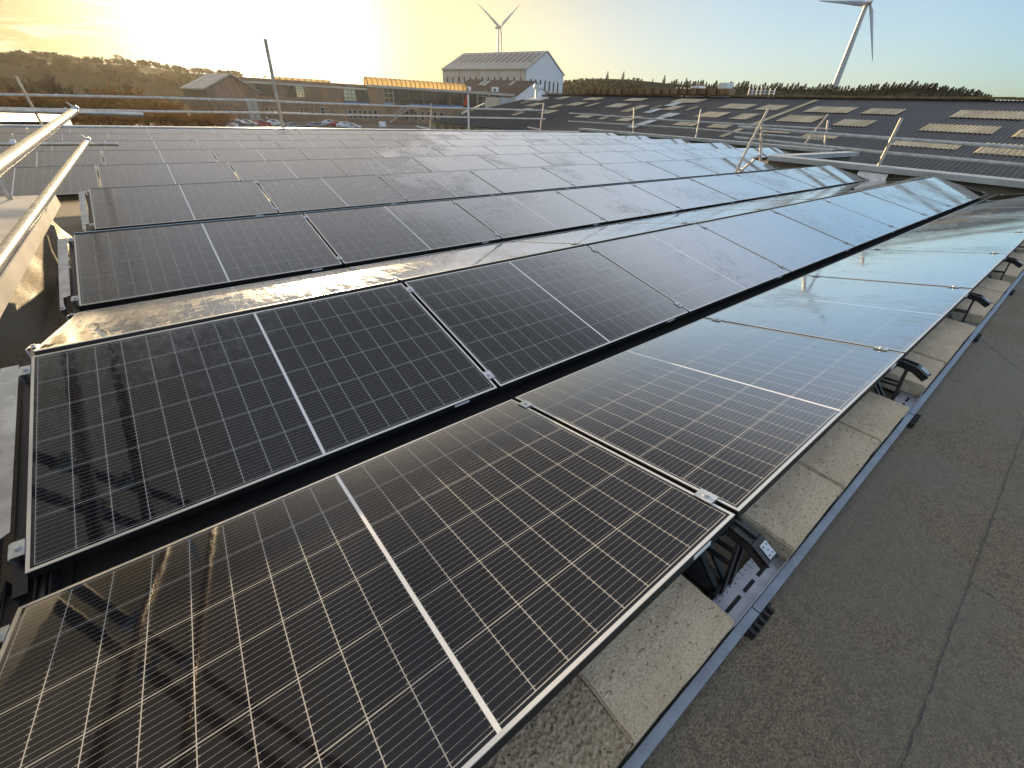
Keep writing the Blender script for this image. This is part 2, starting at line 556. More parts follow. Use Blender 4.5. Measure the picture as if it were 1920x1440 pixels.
# ------------------------------------------------------------------ parapets
def parapet(name, label, a, b_, inner, top, width, metal, fascia=0.13, outer_base=None):
    """upstand of felt and a metal capping from a to b (plan points); inner is the unit vector towards the roof"""
    a, b_, inner = Vector((*a, 0)), Vector((*b_, 0)), Vector((*inner, 0))
    d = (b_ - a).normalized()
    root = thing(name, label, 'parapet', ((a + b_) / 2).to_tuple())
    up = MB()
    f = a - inner * 0.02
    # felt turned up the wall, leaning back a little
    up.prism([a + inner * 0.00 + Vector((0, 0, RZ + .003)), a - inner * 0.20 + Vector((0, 0, RZ + .003)),
              a - inner * 0.20 + Vector((0, 0, top - .03)), a - inner * 0.15 + Vector((0, 0, top - .03)), a - inner * 0.055 + Vector((0, 0, RZ + 0.10))], b_ - a)
    up.build('upstand', M['felt'], root)
    cp = MB()
    lip = a + inner * 0.04
    n_ = max(1, int(round((b_ - a).length / 3.0)))
    for i in range(n_):
        s0, s1 = (b_ - a) * (i / n_), (b_ - a) * ((i + 1) / n_) - d * (0.004 if i < n_ - 1 else 0)
        prof = [lip + Vector((0, 0, top - fascia)), lip + Vector((0, 0, top)), lip - inner * width + Vector((0, 0, top + 0.012)),
                lip - inner * width + Vector((0, 0, top - fascia)), lip - inner * (width - 0.006) + Vector((0, 0, top - fascia)),
                lip - inner * (width - 0.006) + Vector((0, 0, top - 0.004)), lip - inner * 0.006 + Vector((0, 0, top - 0.012)), lip - inner * 0.006 + Vector((0, 0, top - fascia))]
        cp.prism([p + s0 for p in prof], s1 - s0)
        if 0 < i:
            j = lip + s0
            cp.obox(j + Vector((0, 0, top - fascia / 2 + .001)), d * 0.05, inner * 0.0025, (0, 0, fascia / 2 + .001))
            cp.obox(j - inner * width / 2 + Vector((0, 0, top + .008)), d * 0.05, inner * (width / 2 - 0.002), (0, 0, .003))
    cp.build('capping', metal, root)
    return root

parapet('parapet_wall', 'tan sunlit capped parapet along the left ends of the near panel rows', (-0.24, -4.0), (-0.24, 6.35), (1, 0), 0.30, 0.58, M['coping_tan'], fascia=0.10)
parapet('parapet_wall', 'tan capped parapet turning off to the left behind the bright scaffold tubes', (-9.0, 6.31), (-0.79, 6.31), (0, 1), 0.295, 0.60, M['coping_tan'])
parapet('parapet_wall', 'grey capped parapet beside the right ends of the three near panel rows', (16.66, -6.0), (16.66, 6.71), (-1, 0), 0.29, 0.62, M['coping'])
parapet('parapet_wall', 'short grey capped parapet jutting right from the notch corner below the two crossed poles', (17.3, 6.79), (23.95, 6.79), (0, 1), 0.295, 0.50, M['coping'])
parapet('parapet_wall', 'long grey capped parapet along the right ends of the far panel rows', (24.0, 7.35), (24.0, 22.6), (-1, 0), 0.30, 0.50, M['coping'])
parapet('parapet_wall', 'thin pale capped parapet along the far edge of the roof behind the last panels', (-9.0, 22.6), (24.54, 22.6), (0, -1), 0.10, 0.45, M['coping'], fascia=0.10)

# ------------------------------------------------------------------ solar panels
def panel_meshes():
    fr = MB()
    lw, h = 0.010, 0.035
    o = [(0, 0), (PL, 0), (PL, PW), (0, PW)]
    i_ = [(lw, lw), (PL - lw, lw), (PL - lw, PW - lw), (lw, PW - lw)]
    for k in range(4):
        a, b_, c, d = o[k], o[(k + 1) % 4], i_[(k + 1) % 4], i_[k]
        fr.face([(*a, 0), (*b_, 0), (*c, 0), (*d, 0)], 0)
        fr.face([(*d, 0), (*c, 0), (*c, -.006), (*d, -.006)], 0)
        fr.face([(*b_, 0), (*a, 0), (*a, -.004), (*b_, -.004)], 0)
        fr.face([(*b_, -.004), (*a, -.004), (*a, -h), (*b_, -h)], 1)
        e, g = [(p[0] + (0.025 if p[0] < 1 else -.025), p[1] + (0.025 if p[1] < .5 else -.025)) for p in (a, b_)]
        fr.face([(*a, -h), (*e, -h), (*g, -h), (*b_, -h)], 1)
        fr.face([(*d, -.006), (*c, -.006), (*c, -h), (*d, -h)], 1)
    gl = MB()
    gl.face([(lw - .001, lw - .001, -.0015), (PL - lw + .001, lw - .001, -.0015), (PL - lw + .001, PW - lw + .001, -.0015), (lw - .001, PW - lw + .001, -.0015)], 0)
    bk = MB()
    bk.face([(lw, lw, -.007), (lw, PW - lw, -.007), (PL - lw, PW - lw, -.007), (PL - lw, lw, -.007)], 0)
    cl = MB()
    cl.box((-.024, -.03, .0015), (.024, .03, .0055))
    cl.box((-.008, -.03, -.03), (.008, .03, .0015))
    bo = MB()
    bo.tube([(0, 0, .0055), (0, 0, .0085)], .011, 14)
    bo.tube([(0, 0, .0085), (0, 0, .0135)], .0075, 6)
    ec = MB()
    ec.box((-.024, -.03, .0015), (.008, .03, .0055))
    ec.box((-.030, -.03, -.05), (-.022, .03, .0015))
    pl = MB()
    pl.box((PL - .26, -.0022, -.024), (PL - .175, -.0004, -.010))
    ph = MB()
    ph.box((.14, PW + .0004, -.024), (.225, PW + .0022, -.010))
    fd = MB()
    fd.v, fd.f, fd.sm, fd.mi = list(fr.v), list(fr.f), list(fr.sm), list(fr.mi)
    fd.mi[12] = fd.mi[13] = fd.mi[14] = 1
    return {k: q.mesh(k, m_, fix=(k not in ('frame', 'frame_far', 'cell_face', 'backsheet'))) for k, q, m_ in
            (('frame', fr, [M['alu'], M['frame_side']]), ('frame_far', fd, [M['alu'], M['frame_side']]), ('cell_face', gl, M['solar']), ('backsheet', bk, M['frame_side']), ('clamp', cl, M['galv']),
             ('bolt', bo, M['galv']), ('end_clamp', ec, M['galv']), ('plate_low', pl, M['plate_white']), ('plate_high', ph, M['plate_white']))}
PM = panel_meshes()
def child(name, me, parent, loc=(0, 0, 0), rot=(0, 0, 0)):
    o = bpy.data.objects.new(name, me)
    COL.objects.link(o)
    o.parent = parent
    o.location = loc
    o.rotation_euler = rot
    return o
ORD = ['', 'first', 'second', 'third', 'fourth', 'fifth', 'sixth', 'seventh', 'eighth', 'ninth', 'tenth', 'eleventh', 'twelfth',
       'thirteenth', 'fourteenth', 'fifteenth', 'sixteenth', 'seventeenth', 'eighteenth']
ROWTXT = {'A': 'nearest row beside the concrete blocks', 'B': 'second row, behind the black gap',
          'C': 'thin gold strip row', 'D': 'fourth row, behind the gold strip',
          'E': 'sliver row behind the fourth', 'F': 'sixth row, last of the short rows',
          'H': 'nearest of the long rows', 'J': 'second nearest long row',
          'L': 'middle long row', 'N': 'second farthest long row', 'P': 'farthest row along the roof edge'}
PROWS = {}
def row_y(r):
    i = 'ABCDEFGHIJKLMNOP'.index(r)
    base = (i // 2) * PAIR
    return base + (CW if i % 2 == 0 else CW + GV)
def make_panel(detail, away, first, plate, far_):
    r = thing('solar_panel', 'x', 'solar panel')
    child('frame', PM['frame_far' if far_ else 'frame'], r)
    child('cell_face', PM['cell_face'], r)
    child('backsheet', PM['backsheet'], r)
    if detail:
        xs = -GS / 2 if away else PL + GS / 2
        for yy in (0.10, PW - 0.10):
            c = child('clamp', PM['clamp'], r, (xs, yy, 0))
            child('bolt', PM['bolt'], c)
            if first:
                c = child('clamp', PM['end_clamp'], r, (PL + .009 if away else -.009, yy, 0), (0, 0, math.pi) if away else (0, 0, 0))
                child('bolt', PM['bolt'], c, (-.006, 0, 0))
    if plate:
        child('nameplate', PM['plate_high'] if plate == 'hi' else PM['plate_low'], r)
    return r
PROTO = {}
for r in 'ABCDEFHJLNP':
    away = r in 'ACE'
    k0, k1 = (0, 9) if r in 'ABCDEF' else (-4, 13)
    detail = r in 'ABCDF'
    for k in range(k0, k1):
        first = detail and k == 0
        plate = {'A': 'hi', 'B': 'lo', 'D': 'lo', 'F': 'lo'}.get(r)
        key = (detail, away, first, plate, r in 'DFHJLNP')
        if key not in PROTO:
            PROTO[key] = p = make_panel(*key)
        else:
            p = clone(PROTO[key])
        jt = random.uniform(-.0022, .0022)
        if away:
            p.location = (k * PITCH + PL, row_y(r), 0)
            p.rotation_euler = (TILT + jt, random.uniform(-.001, .001), math.pi)
        else:
            p.location = (k * PITCH, row_y(r), 0)
            p.rotation_euler = (TILT + jt, random.uniform(-.001, .001), 0)
        if r in 'ABCDEF':
            p['label'] = f'{ORD[k + 1]} dark solar panel from the left in the {ROWTXT[r]}'
        else:
            p['label'] = f'{ORD[k1 - k]} solar panel from the right in the {ROWTXT[r]}'
        p['group'] = 'solar panels in tilted rows on the flat roof'

# galvanised side plates closing the left ends of the rows that face the camera
def side_plate(r, label):
    root = thing('side_plate', label, 'metal plate', (0, row_y(r), 0), 'side plates at the row ends')
    root.rotation_euler = (TILT, 0, 0)
    q = MB()
    z0, z1 = -.024, -.021
    q.prism([(-.105, .02, z0), (-.085, .02, z0), (-.075, .03, z0), (-.085, .10, z0), (-.085, .175, z0), (-.048, .20, z0), (-.048, 1.12, z0), (-.105, 1.12, z0)], (0, 0, z1 - z0))
    q.box((-.105, .02, -.10), (-.102, 1.12, z0))
    q.build('plate', M['galv'], root, local=True)
    q = MB()
    q.tube([(-.095, .045, z1), (-.095, .045, z1 + .0006)], .007, 14)
    q.build('hole', M['hole'], root, local=True)
    q = MB()
    q.box((-.046, -.04, -.075), (-.012, 1.16, -.040))
    q.build('rail', M['black'], root, local=True)
side_plate('B', 'pale blue-grey steel plate along the left end of the second panel row')
side_plate('D', 'pale steel plate along the left end of the fourth panel row')
side_plate('F', 'small pale steel plate along the left end of the sixth panel row')

# black plastic feet in the valleys at the left ends
def valley_foot(y0, label):
    root = thing('valley_bracket', label, 'mounting foot', (-.05, y0, RZ), 'black feet at the left ends of the valleys')
    q = MB()
    q.box((-.10, y0 - .24, RZ + .004), (.06, y0 + .16, RZ + .022))
    for k in range(4):
        q.bar((-.075 + k * .035, y0 - .2, RZ + .02), (-.075 + k * .035, y0 + .13, RZ + .05), .006, .05)
    q.build('base', M['rubber'], root)
    q = MB()
    prof = [(-.09, y0 - .20, RZ + .022), (-.09, y0 - .17, -.045), (-.09, y0 - .05, -.06), (-.09, y0 + .09, -.055), (-.09, y0 + .14, RZ + .022)]
    q.prism(prof, (.014, 0, 0))
    q.prism([(p[0] + .10, p[1], p[2]) for p in prof], (.014, 0, 0))
    q.box((-.076, y0 - .16, -.085), (.01, y0 + .08, -.072))
    q.tube([(-.085, y0 - .17, -.052), (-.02, y0 - .165, -.048), (.03, y0 - .155, -.05)], .011, 8)
    q.build('bracket', M['black'], root, bevel=.003)
valley_foot(CW + GV / 2, 'black plastic foot at the left end of the nearest valley')
valley_foot(PAIR + CW + GV / 2, 'black plastic foot in the valley left of the gold strip row')

for i_, lab in ((0, 'added black strip for the shade in the nearest valley between the first two rows'), (1, 'added black strip for the shade in the valley before the fourth row'), (2, 'added black strip for the shade in the valley before the sixth row')):
    y0 = i_ * PAIR + CW  # added black strips on the roof stand in for the deep valley shade
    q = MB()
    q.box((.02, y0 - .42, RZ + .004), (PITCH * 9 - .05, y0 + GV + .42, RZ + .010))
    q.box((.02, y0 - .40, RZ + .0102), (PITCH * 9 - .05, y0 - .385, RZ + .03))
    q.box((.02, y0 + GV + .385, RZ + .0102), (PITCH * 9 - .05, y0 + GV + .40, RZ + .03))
    tag(q.build('valley_shade_strip', M['rubber']), lab, 'plastic tray', 'added shade strips under the valleys')  # not a real tray: added black strip standing in for valley shade

# ------------------------------------------------------------------ supports, blocks and edge channel along the near edge
SZ = HZ
def support(k):
    x = k * PITCH - GS / 2
    txt = f'{ORD[k]} black support bracket from the left under the near panel edge'
    root = thing('support_bracket', txt, 'mounting bracket', (x, 0, RZ), 'black brackets under the near edge of the array')
    q = MB()
    path = [(.16, .150), (.06, .176), (-.015, .188), (-.075, .182), (-.136, .152)]
    for (y0, z0), (y1, z1) in zip(path, path[1:]):
        q.bar((x, y0, z0), (x, y1, z1), .066, .010)
        for s in (-1, 1):
            q.bar((x + s * .030, y0, z0 - .014), (x + s * .030, y1, z1 - .014), .006, .034)
    q.bar((x, .0, .196), (x, -.075, .192), .012, .012)
    q.build('arm', M['black'], root, bevel=.002)
    q = MB()
    for s in (-1, 1):
        xx = x + s * .028
        q.bar((xx, .15, .14), (xx, -.055, -.09), .010, .024, up=(1, 0, 0))
        q.bar((xx, .00, .155), (xx, .155, -.09), .010, .024, up=(1, 0, 0))
        q.bar((xx, .16, .155), (xx, .16, -.10), .010, .022, up=(1, 0, 0))
        q.bar((xx, -.045, .165), (xx, -.075, -.09), .009, .018, up=(1, 0, 0))
        q.bar((xx, .16, .03), (xx, -.055, .055), .008, .016, up=(1, 0, 0))
    q.box((x - .05, -.10, -.112), (x + .05, .22, -.100))
    q.build('truss', M['black'], root)
    q = MB()
    d = Vector((0, -.061, -.030)).normalized()
    nn = Vector((0, -.030, .061)).normalized()
    c = Vector((x + .006, -.110, .165)) + nn * .007
    q.obox(c, (.019, 0, 0), d * .022, nn * .0012)
    pl = q.build('clip', M['galv'], root, bevel=.0008)
    q = MB()
    for i in (-1, 0, 1):
        for j in (-1, 1):
            if i or j > 0:
                p0 = c + Vector((j * .010 if i else 0, 0, 0)) + d * (i * .013) + nn * .0013
                q.tube([p0, p0 + nn * .0005], .0028, 8)
    q.build('hole', M['hole'], pl)
    q = MB()
    q.box((x - .12, -.158, -.086), (x + .27, -.070, -.083))
    q.box((x - .12, -.158, -.083), (x + .27, -.155, -.060))
    bp = q.build('slotted_plate', M['plate'], root)
    q = MB()
    for i in range(12):
        for j in range(2):
            p0 = Vector((x - .09 + i * .026, -.082 + j * .011 - (.003 if i % 2 else 0), -.0829))
            q.tube([p0, p0 + Vector((0, 0, .0005))], .0026, 8)
    for a, b_ in ((-.08, .01), (.035, .105), (.13, .20)):
        q.box((x + a, -.124, -.0829), (x + b_, -.112, -.0824))
    q.build('slot', M['hole'], bp)
    q = MB()
    q.box((x - .07, -.195, RZ + .004), (x + .09, -.05, RZ + .026))
    for i in range(5):
        q.box((x - .062 + i * .030, -.212, RZ + .004), (x - .050 + i * .030, -.185, RZ + .034))
    q.build('rubber_foot', M['rubber'], root)
    return root
sup1 = support(1)
for k in range(2, 9):
    s_ = clone(sup1, f'{ORD[k]} black support bracket from the left under the near panel edge', (k * PITCH - GS / 2, 0, RZ))

# ballast blocks: three to a bay
def block_mesh(name, m_, seed):
    rnd = random.Random(seed)
    bm = bmesh.new()
    bmesh.ops.create_cube(bm, size=1)
    for v in bm.verts:
        v.co = Vector((v.co.x * .482, v.co.y * .215, v.co.z * .10))
    bmesh.ops.bevel(bm, geom=list(bm.edges), offset=.006, segments=2, affect='EDGES')
    bmesh.ops.subdivide_edges(bm, edges=[e for e in bm.edges if e.calc_length() > .05], cuts=9, use_grid_fill=True)
    from mathutils import noise
    for v in bm.verts:
        nv = noise.noise_vector(v.co * 38 + Vector((seed * 7, 0, 0))) * .0026 + noise.noise_vector(v.co * 9 + Vector((seed, 3, 0))) * .0022
        v.co += nv
    me = bpy.data.meshes.new(name)
    bm.to_mesh(me)
    bm.free()
    me.materials.append(m_)
    return me
BMESH = [block_mesh('concrete_block', M['concrete'], s_) for s_ in range(3)]
BCO = block_mesh('concrete_block', M['concrete_coarse'], 5)
for k in range(9):
    for j in range(3):
        if k == 0 and j == 0:
            pass
        x = k * PITCH + (.20 if k == 0 else .27) + .234 + j * .494 + random.uniform(-.008, .008)
        coarse = (k == 0 and j in (0, 1))
        o = bpy.data.objects.new('concrete_block', BCO if coarse else BMESH[(k + j) % 3])
        COL.objects.link(o)
        o.location = (x, -.045 + random.uniform(-.003, .003), -.062 + random.uniform(-.003, .003))
        o.rotation_euler = (random.uniform(-.01, .01), random.uniform(-.01, .01), random.uniform(-.012, .012))
        what = 'coarse grained dark grey' if coarse else 'smooth buff grey'
        where = ORD[j + 1] if True else ''
        bay = 'before the first black bracket' if k == 0 else f'after the {ORD[k]} black bracket'
        tag(o, f'{what} concrete block, {where} one {bay}', 'concrete block', 'concrete ballast blocks along the near panel edge')

# steel edge channel
for k in range(-1, 9):
    x0 = k * PITCH - GS / 2 + .004 if k > -1 else -1.2
    x1 = (k + 1) * PITCH - GS / 2 - .002
    q = MB()
    dz = random.uniform(-.0015, .0015)
    q.box((x0, -.186, -.079 + dz), (x1, -.160, -.0765 + dz))
    q.box((x0, -.186, -.115), (x1, -.1835, -.079 + dz))
    q.box((x0, -.1625, -.110), (x1, -.160, -.079 + dz))
    o = q.build('edge_channel', M['channel'])
    lab = ('blue-grey steel edge channel strip, piece at the very bottom of the picture' if k < 0 else f'blue-grey steel edge channel strip running past the {ORD[k + 1]} panel of the nearest row')
    tag(o, lab, 'steel channel', 'steel edge channel pieces beside the blocks')

# ------------------------------------------------------------------ scaffold tubes
def coupler(root, p, d1=(0, 0, 1)):
    q = MB()
    p = Vector(p)
    d1 = Vector(d1).normalized()
    q.tube([p - d1 * .026, p + d1 * .026], .036, 10)
    s = d1.orthogonal().normalized()
    q.obox(p + s * .042, s * .016, d1 * .02, d1.cross(s) * .016)
    q.tube([p + s * .03 + d1.cross(s) * .02, p + s * .03 - d1.cross(s) * .075], .007, 6)
    return q.build('coupler', M['galv'], root)
def pole(name, label, pts, group, couplers=(), rad=.0242, mt='tube', cat=None):
    root = thing(name, label, cat or ('scaffold pole' if 'pole' in name else 'scaffold rail'), pts[0], group)
    if group in (GFAR, GRN):
        mt, rad = 'tube_dull', .042
    elif group == GP and Vector(pts[0]).length > 9:
        rad = max(rad, .04)
        mt = 'tube_tan'
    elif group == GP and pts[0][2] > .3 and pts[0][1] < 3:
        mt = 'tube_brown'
    q = MB()
    q.tube(pts, rad, 14)
    q.build('tube', M[mt], root)
    a, b_ = Vector(pts[0]), Vector(pts[-1])
    for t in couplers:
        coupler(root, a.lerp(b_, t), b_ - a)
    return root
GL, GFAR, GRN, GP = 'scaffold guard tubes at the left', 'scaffold rails along the far roof edge', 'scaffold rails along the right roof edge', 'scaffold poles around the roof'
pole('scaffold_rail', 'upper of the two glaring scaffold tubes at the left edge', [(.047, -2.2, .83 - .066), (.12, 3, .912), (.216, 7.0, 1.028)], GL, (.985,), rad=.029)
pole('scaffold_rail', 'lower of the two glaring scaffold tubes at the left edge', [(-.07, -2.2, .50), (.02, 3, .576), (.114, 8.2, .654)], GL, (.99,), rad=.029)
a_ = at(270, 215, y=7.06)
pole('scaffold_rail', 'dark crosswise scaffold tube meeting the end of the upper glaring tube', [(-3.4, 7.06, 1.035), (a_.x, 7.06, a_.z)], GL, (.70,))
a_ = at(222, 270, y=8.27)
pole('scaffold_rail', 'dark crosswise scaffold tube meeting the end of the lower glaring tube', [(-3.6, 8.27, .64), (a_.x, 8.27, a_.z)], GL, (.75,))
pole('scaffold_pole', 'grey scaffold pole standing on the tan parapet at the left picture edge', [(-.50, 6.17, .31), (-.50, 6.17, 2.3)], GP, (.35,))
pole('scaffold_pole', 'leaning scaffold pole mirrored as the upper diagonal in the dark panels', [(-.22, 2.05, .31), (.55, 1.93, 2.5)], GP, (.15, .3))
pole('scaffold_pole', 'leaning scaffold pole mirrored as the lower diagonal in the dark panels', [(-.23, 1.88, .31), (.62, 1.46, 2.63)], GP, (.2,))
# far edge, running along x at y = 21.3
YF = 24.5
def far(px, py):
    return at(px, py, y=YF)
pole('scaffold_rail', 'upper far scaffold rail left of the tall pole', [far(-150, 171), far(0, 177), far(300, 183), far(527, 190)], GFAR, (.3, .98))
pole('scaffold_rail', 'lower far scaffold rail left of the tall pole', [far(-150, 199), far(0, 203), far(300, 209), far(531, 212)], GFAR, (.32,))
pole('scaffold_rail', 'upper far scaffold rail between the tall pole and the short pole stub', [far(522, 190.5), far(640, 195), far(812, 201)], GFAR, (.02, .97))
pole('scaffold_rail', 'lower far scaffold rail between the tall pole and the short pole stub', [far(526, 212), far(640, 215.5), far(812, 218)], GFAR, (.03,))
pole('scaffold_rail', 'upper far scaffold rail from the short pole stub towards the black roof', [far(806, 201.5), far(1026, 207)], GFAR, (.96,))
pole('scaffold_rail', 'lower far scaffold rail from the short pole stub towards the black roof', [far(806, 218.5), far(1022, 223)], GFAR)
pole('scaffold_pole', 'tall leaning scaffold pole rising against the glare of the sun', [at(533, 252, y=24.4), at(497, 73, y=24.4)], GP, (.14, .34), rad=.07)
pole('scaffold_pole', 'thin dark scaffold pole in front of the bare bushes at far left', [at(82, 240, y=24.4), at(29, 142, y=24.4)], GP, (.3, .6))
pole('scaffold_pole', 'short scaffold pole stub at the far edge, left of the red flag', [at(806, 246, y=24.4), at(809, 194, y=24.4)], GP, (.2, .55))
pole('scaffold_pole', 'short scaffold pole at the far edge below the white gabled wall', [at(1012, 250, y=24.4), at(1020, 193, y=24.4)], GP, (.5, .75))
pole('scaffold_rail', 'stub of tube sticking out from the foot of the short pole', [at(780, 237, y=24.2), at(806, 242, y=24.2)], GFAR)
pole('scaffold_rail', 'stub of tube by the foot of the short pole below the white gable', [at(989, 238, y=24.2), at(1012, 243, y=24.2)], GFAR)
# right edge
XN, XF = 17.45, 25.0
pole('scaffold_rail', 'upper near rail running off the right picture edge', [(XN, 8.4, 1.005), (XN, 4.3, .955), (XN, -4, .90)], GRN, (.09, .40))
pole('scaffold_rail', 'lower near rail running off the right picture edge', [(XN, 8.45, .685), (XN, 4.2, .605), (XN, -4, .55)], GRN, (.09,))
pole('scaffold_rail', 'upper rail of the far right roof edge', [(XF, 24.7, 1.10), (XF, 15.6, 1.015), (XF, 8.1, 1.02)], GRN, (.33, .60))
pole('scaffold_rail', 'lower rail of the far right roof edge', [(XF, 24.7, .62), (XF, 15.5, .70), (XF, 8.25, .61)], GRN, (.33, .60))
pole('scaffold_pole', 'pale pole leaning beside the grey parapet, nearest to the right picture edge', [(16.9, 3.77, RZ), (16.98, 3.79, .3), (17.34, 3.87, 1.43)], GP, (.42, .68))
pole('scaffold_pole', 'brown pole leaning steeply right from the ridge of the sixth row', [(15.75, 7.16, -.05), (17.4, 7.56, 1.54)], GP, (.06, .40, .62))
pole('scaffold_pole', 'pale upright pole crossed by the leaning brown pole', [(17.2, 7.1, RZ), (17.38, 7.62, 1.19)], GP, (.5, .8))
pole('scaffold_pole', 'pale leaning pole above the jutting grey parapet', [(24.3, 8.7, .31), (25.06, 8.45, 1.56)], GP, (.3, .6))
pole('scaffold_pole', 'short upright pole behind the leaning one above the jutting parapet', [(24.6, 7.9, .2), (25.05, 8.35, 1.34)], GP, (.4,))
pole('scaffold_pole', 'lone upright pole at the right roof edge, left one of two before the rooflights', [(24.5, 18.45, .2), (25.05, 19.15, 1.55)], GP, (.3, .6))
pole('scaffold_pole', 'lone upright pole at the right roof edge, right one of two before the rooflights', [(24.5, 14.2, .18), (25.05, 14.65, 1.58)], GP, (.3, .6))
pole('scaffold_rail', 'short bracing tube between the brown and the pale crossed poles', [(15.9, 7.2, .05), (17.2, 7.2, .25)], GRN)
q = MB()
q.box((15.62, 7.02, RZ + .004), (15.92, 7.32, RZ + .03))
tag(q.build('timber_pad', mat('timber', (.2, .14, .08), .8, var=.3)), 'timber pad under the foot of the leaning brown pole', 'timber pad')
q = MB()
q.prism([(16.34, 3.35, RZ + .01), (16.64, 3.4, .15), (16.64, 4.1, .15), (16.34, 4.05, RZ + .01)], (.02, 0, .02))
tag(q.build('metal_tray', M['galv']), 'pale metal tray leaning at the foot of the pole by the right parapet', 'metal tray')

# ------------------------------------------------------------------ ground and hills
def ground_material():
    m_ = bpy.data.materials.new('yard_and_fields')
    m_.use_nodes = True
    n = N(m_.node_tree)
    b = m_.node_tree.nodes['Principled BSDF']
    pos = n.new('ShaderNodeNewGeometry').outputs['Position']
    a = n.noise(pos, .05, 5, .6)
    f = n.noise(pos, 1.2, 4, .6)
    c = n.mix(n.mr(a, .42, .58), (.055, .053, .05), (.085, .075, .045))
    c = n.mix(n.mr(f, .4, .7), c, (.05, .045, .03))
    n.link(c, b.inputs['Base Color'])
    b.inputs['Roughness'].default_value = .9
    return m_
M['ground'] = ground_material()
q = MB()
S = 3000
q.face([(-S, -S, GZ), (S, -S, GZ), (S, S, GZ), (-S, S, GZ)])
struct(q.build('ground', M['ground'], fix=False))

ridge = [(-60, 104), (0, 107), (60, 106), (100, 110), (180, 118), (260, 122), (340, 134), (420, 141), (520, 148), (640, 156), (760, 163), (900, 166), (1000, 160),
         (1072, 152), (1100, 149), (1130, 146.5), (1160, 147), (1200, 150), (1260, 156), (1340, 161), (1450, 165), (1600, 169), (1700, 164), (1780, 168), (1850, 183), (1880, 192), (1920, 198), (2050, 208)]
RA = sorted([azel(x, y) for x, y in ridge])
def ridge_el(a):
    if a <= RA[0][0]:
        return RA[0][1]
    if a >= RA[-1][0]:
        return RA[-1][1]
    for (a0, e0), (a1, e1) in zip(RA, RA[1:]):
        if a0 <= a <= a1:
            t = (a - a0) / (a1 - a0)
            return e0 + (e1 - e0) * t
def hill_r(a):
    t = min(1, max(0, (math.degrees(a) - 52) / 25))
    return 460 + 140 * t
def hill_z(a, r):
    rr = hill_r(a)
    zt = CAM.z + ridge_el(a) * rr
    t = min(1, max(0, (r - 230) / (rr - 230)))
    s = t * t * (3 - 2 * t)
    s = 0.35 * t + 0.65 * s
    base = GZ + 0.3
    from mathutils import noise
    bumps = noise.noise(Vector((math.cos(a) * r, math.sin(a) * r, 0)) * .02) * 2.0 * min(t, max(0, 1.15 - t))
    z = base - .4 + (zt - base) * s + bumps
    if r > rr:
        z = zt - (r - rr) * .03
    return z
def hills_material():
    m_ = bpy.data.materials.new('winter_hillside')
    m_.use_nodes = True
    n = N(m_.node_tree)
    b = m_.node_tree.nodes['Principled BSDF']
    pos = n.new('ShaderNodeNewGeometry').outputs['Position']
    a = n.noise(pos, .03, 5, .65, .6)
    f = n.noise(pos, .35, 4, .7)
    g = n.noise(n.vmul(pos, (1, 1, 2.5)), .09, 4, .7)
    c = n.mix(n.mr(a, .40, .60), (.042, .028, .014), (.030, .032, .014))
    c = n.mix(n.mr(g, .50, .62), c, (.055, .038, .02))
    c = n.mix(n.m('MULTIPLY', n.mr(f, .45, .65), .75), c, (.028, .026, .014))
    hx, hy, hz_ = n.sep(pos)
    wood = n.m('MULTIPLY', n.mr(n.m('DIVIDE', hy, n.m('MAXIMUM', hx, 1.0)), 1.02, .80), n.m('GREATER_THAN', hx, 50.0))
    c = n.mix(n.m('MULTIPLY', wood, .9), c, (.012, .019, .006))
    n.link(c, b.inputs['Base Color'])
    b.inputs['Roughness'].default_value = .95
    b.inputs['Specular IOR Level'].default_value = .05
    n.link(n.bump(f, .6, 1.0), b.inputs['Normal'])
    return m_
M['hills'] = hills_material()
hb = MB()
NA, radii = 300, [226, 235, 255, 280, 305, 330, 355, 380, 400, 420, 440, 460, 480, 520, 560, 600, 640, 700, 800]
idx = {}
for i in range(NA + 1):
    a = R(-55 + 220 * i / NA)
    for j, r in enumerate(radii):
        idx[i, j] = len(hb.v)
        hb.v.append(Vector((CAM.x + math.cos(a) * r, CAM.y + math.sin(a) * r, hill_z(a, r))))
for i in range(NA):
    for j in range(len(radii) - 1):
        hb.f.append((idx[i, j], idx[i, j + 1], idx[i + 1, j + 1], idx[i + 1, j]))
        hb.mi.append(0)
        hb.sm.append(True)
struct(hb.build('hills', M['hills']))

# ------------------------------------------------------------------ trees
def conifer_mesh(seed):
    rnd = random.Random(seed)
    tr, cr = MB(), MB()
    tr.tube([(0, 0, -2), (0, 0, 12.4)], [.22, .03], 6)
    H = 13.0
    for k in range(230):
        z = .6 + (H - .6) * (k / 230) ** .9
        rad = (1 - z / H) ** .75 * 3.0 * rnd.uniform(.55, 1.15) + .12
        a = rnd.uniform(0, 6.283)
        d = Vector((math.cos(a), math.sin(a), 0))
        s = Vector((-d.y, d.x, 0))
        droop = rnd.uniform(.15, .5) * rad
        p0 = Vector((0, 0, z))
        tip = p0 + d * rad + Vector((0, 0, -droop + .35))
        wd = .32 * rad + .18
        mid_ = p0.lerp(tip, .55) + Vector((0, 0, .18))
        cr.face([p0, mid_ + s * wd, tip, mid_ - s * wd])
        for m2 in range(2):
            q_ = p0.lerp(tip, rnd.uniform(.35, .9))
            e = q_ + s * rnd.uniform(-.8, .8) * rad * .5 + d * .25 + Vector((0, 0, rnd.uniform(-.45, .1)))
            cr.face([q_ + Vector((0, 0, .2)), e, q_ - Vector((0, 0, .14))])
    cr.tube([(0, 0, H - 1.2), (0, 0, H)], [.09, .01], 5)
    return tr.mesh('trunk', M['bark']), cr.mesh('crown', M['needle'], fix=False)
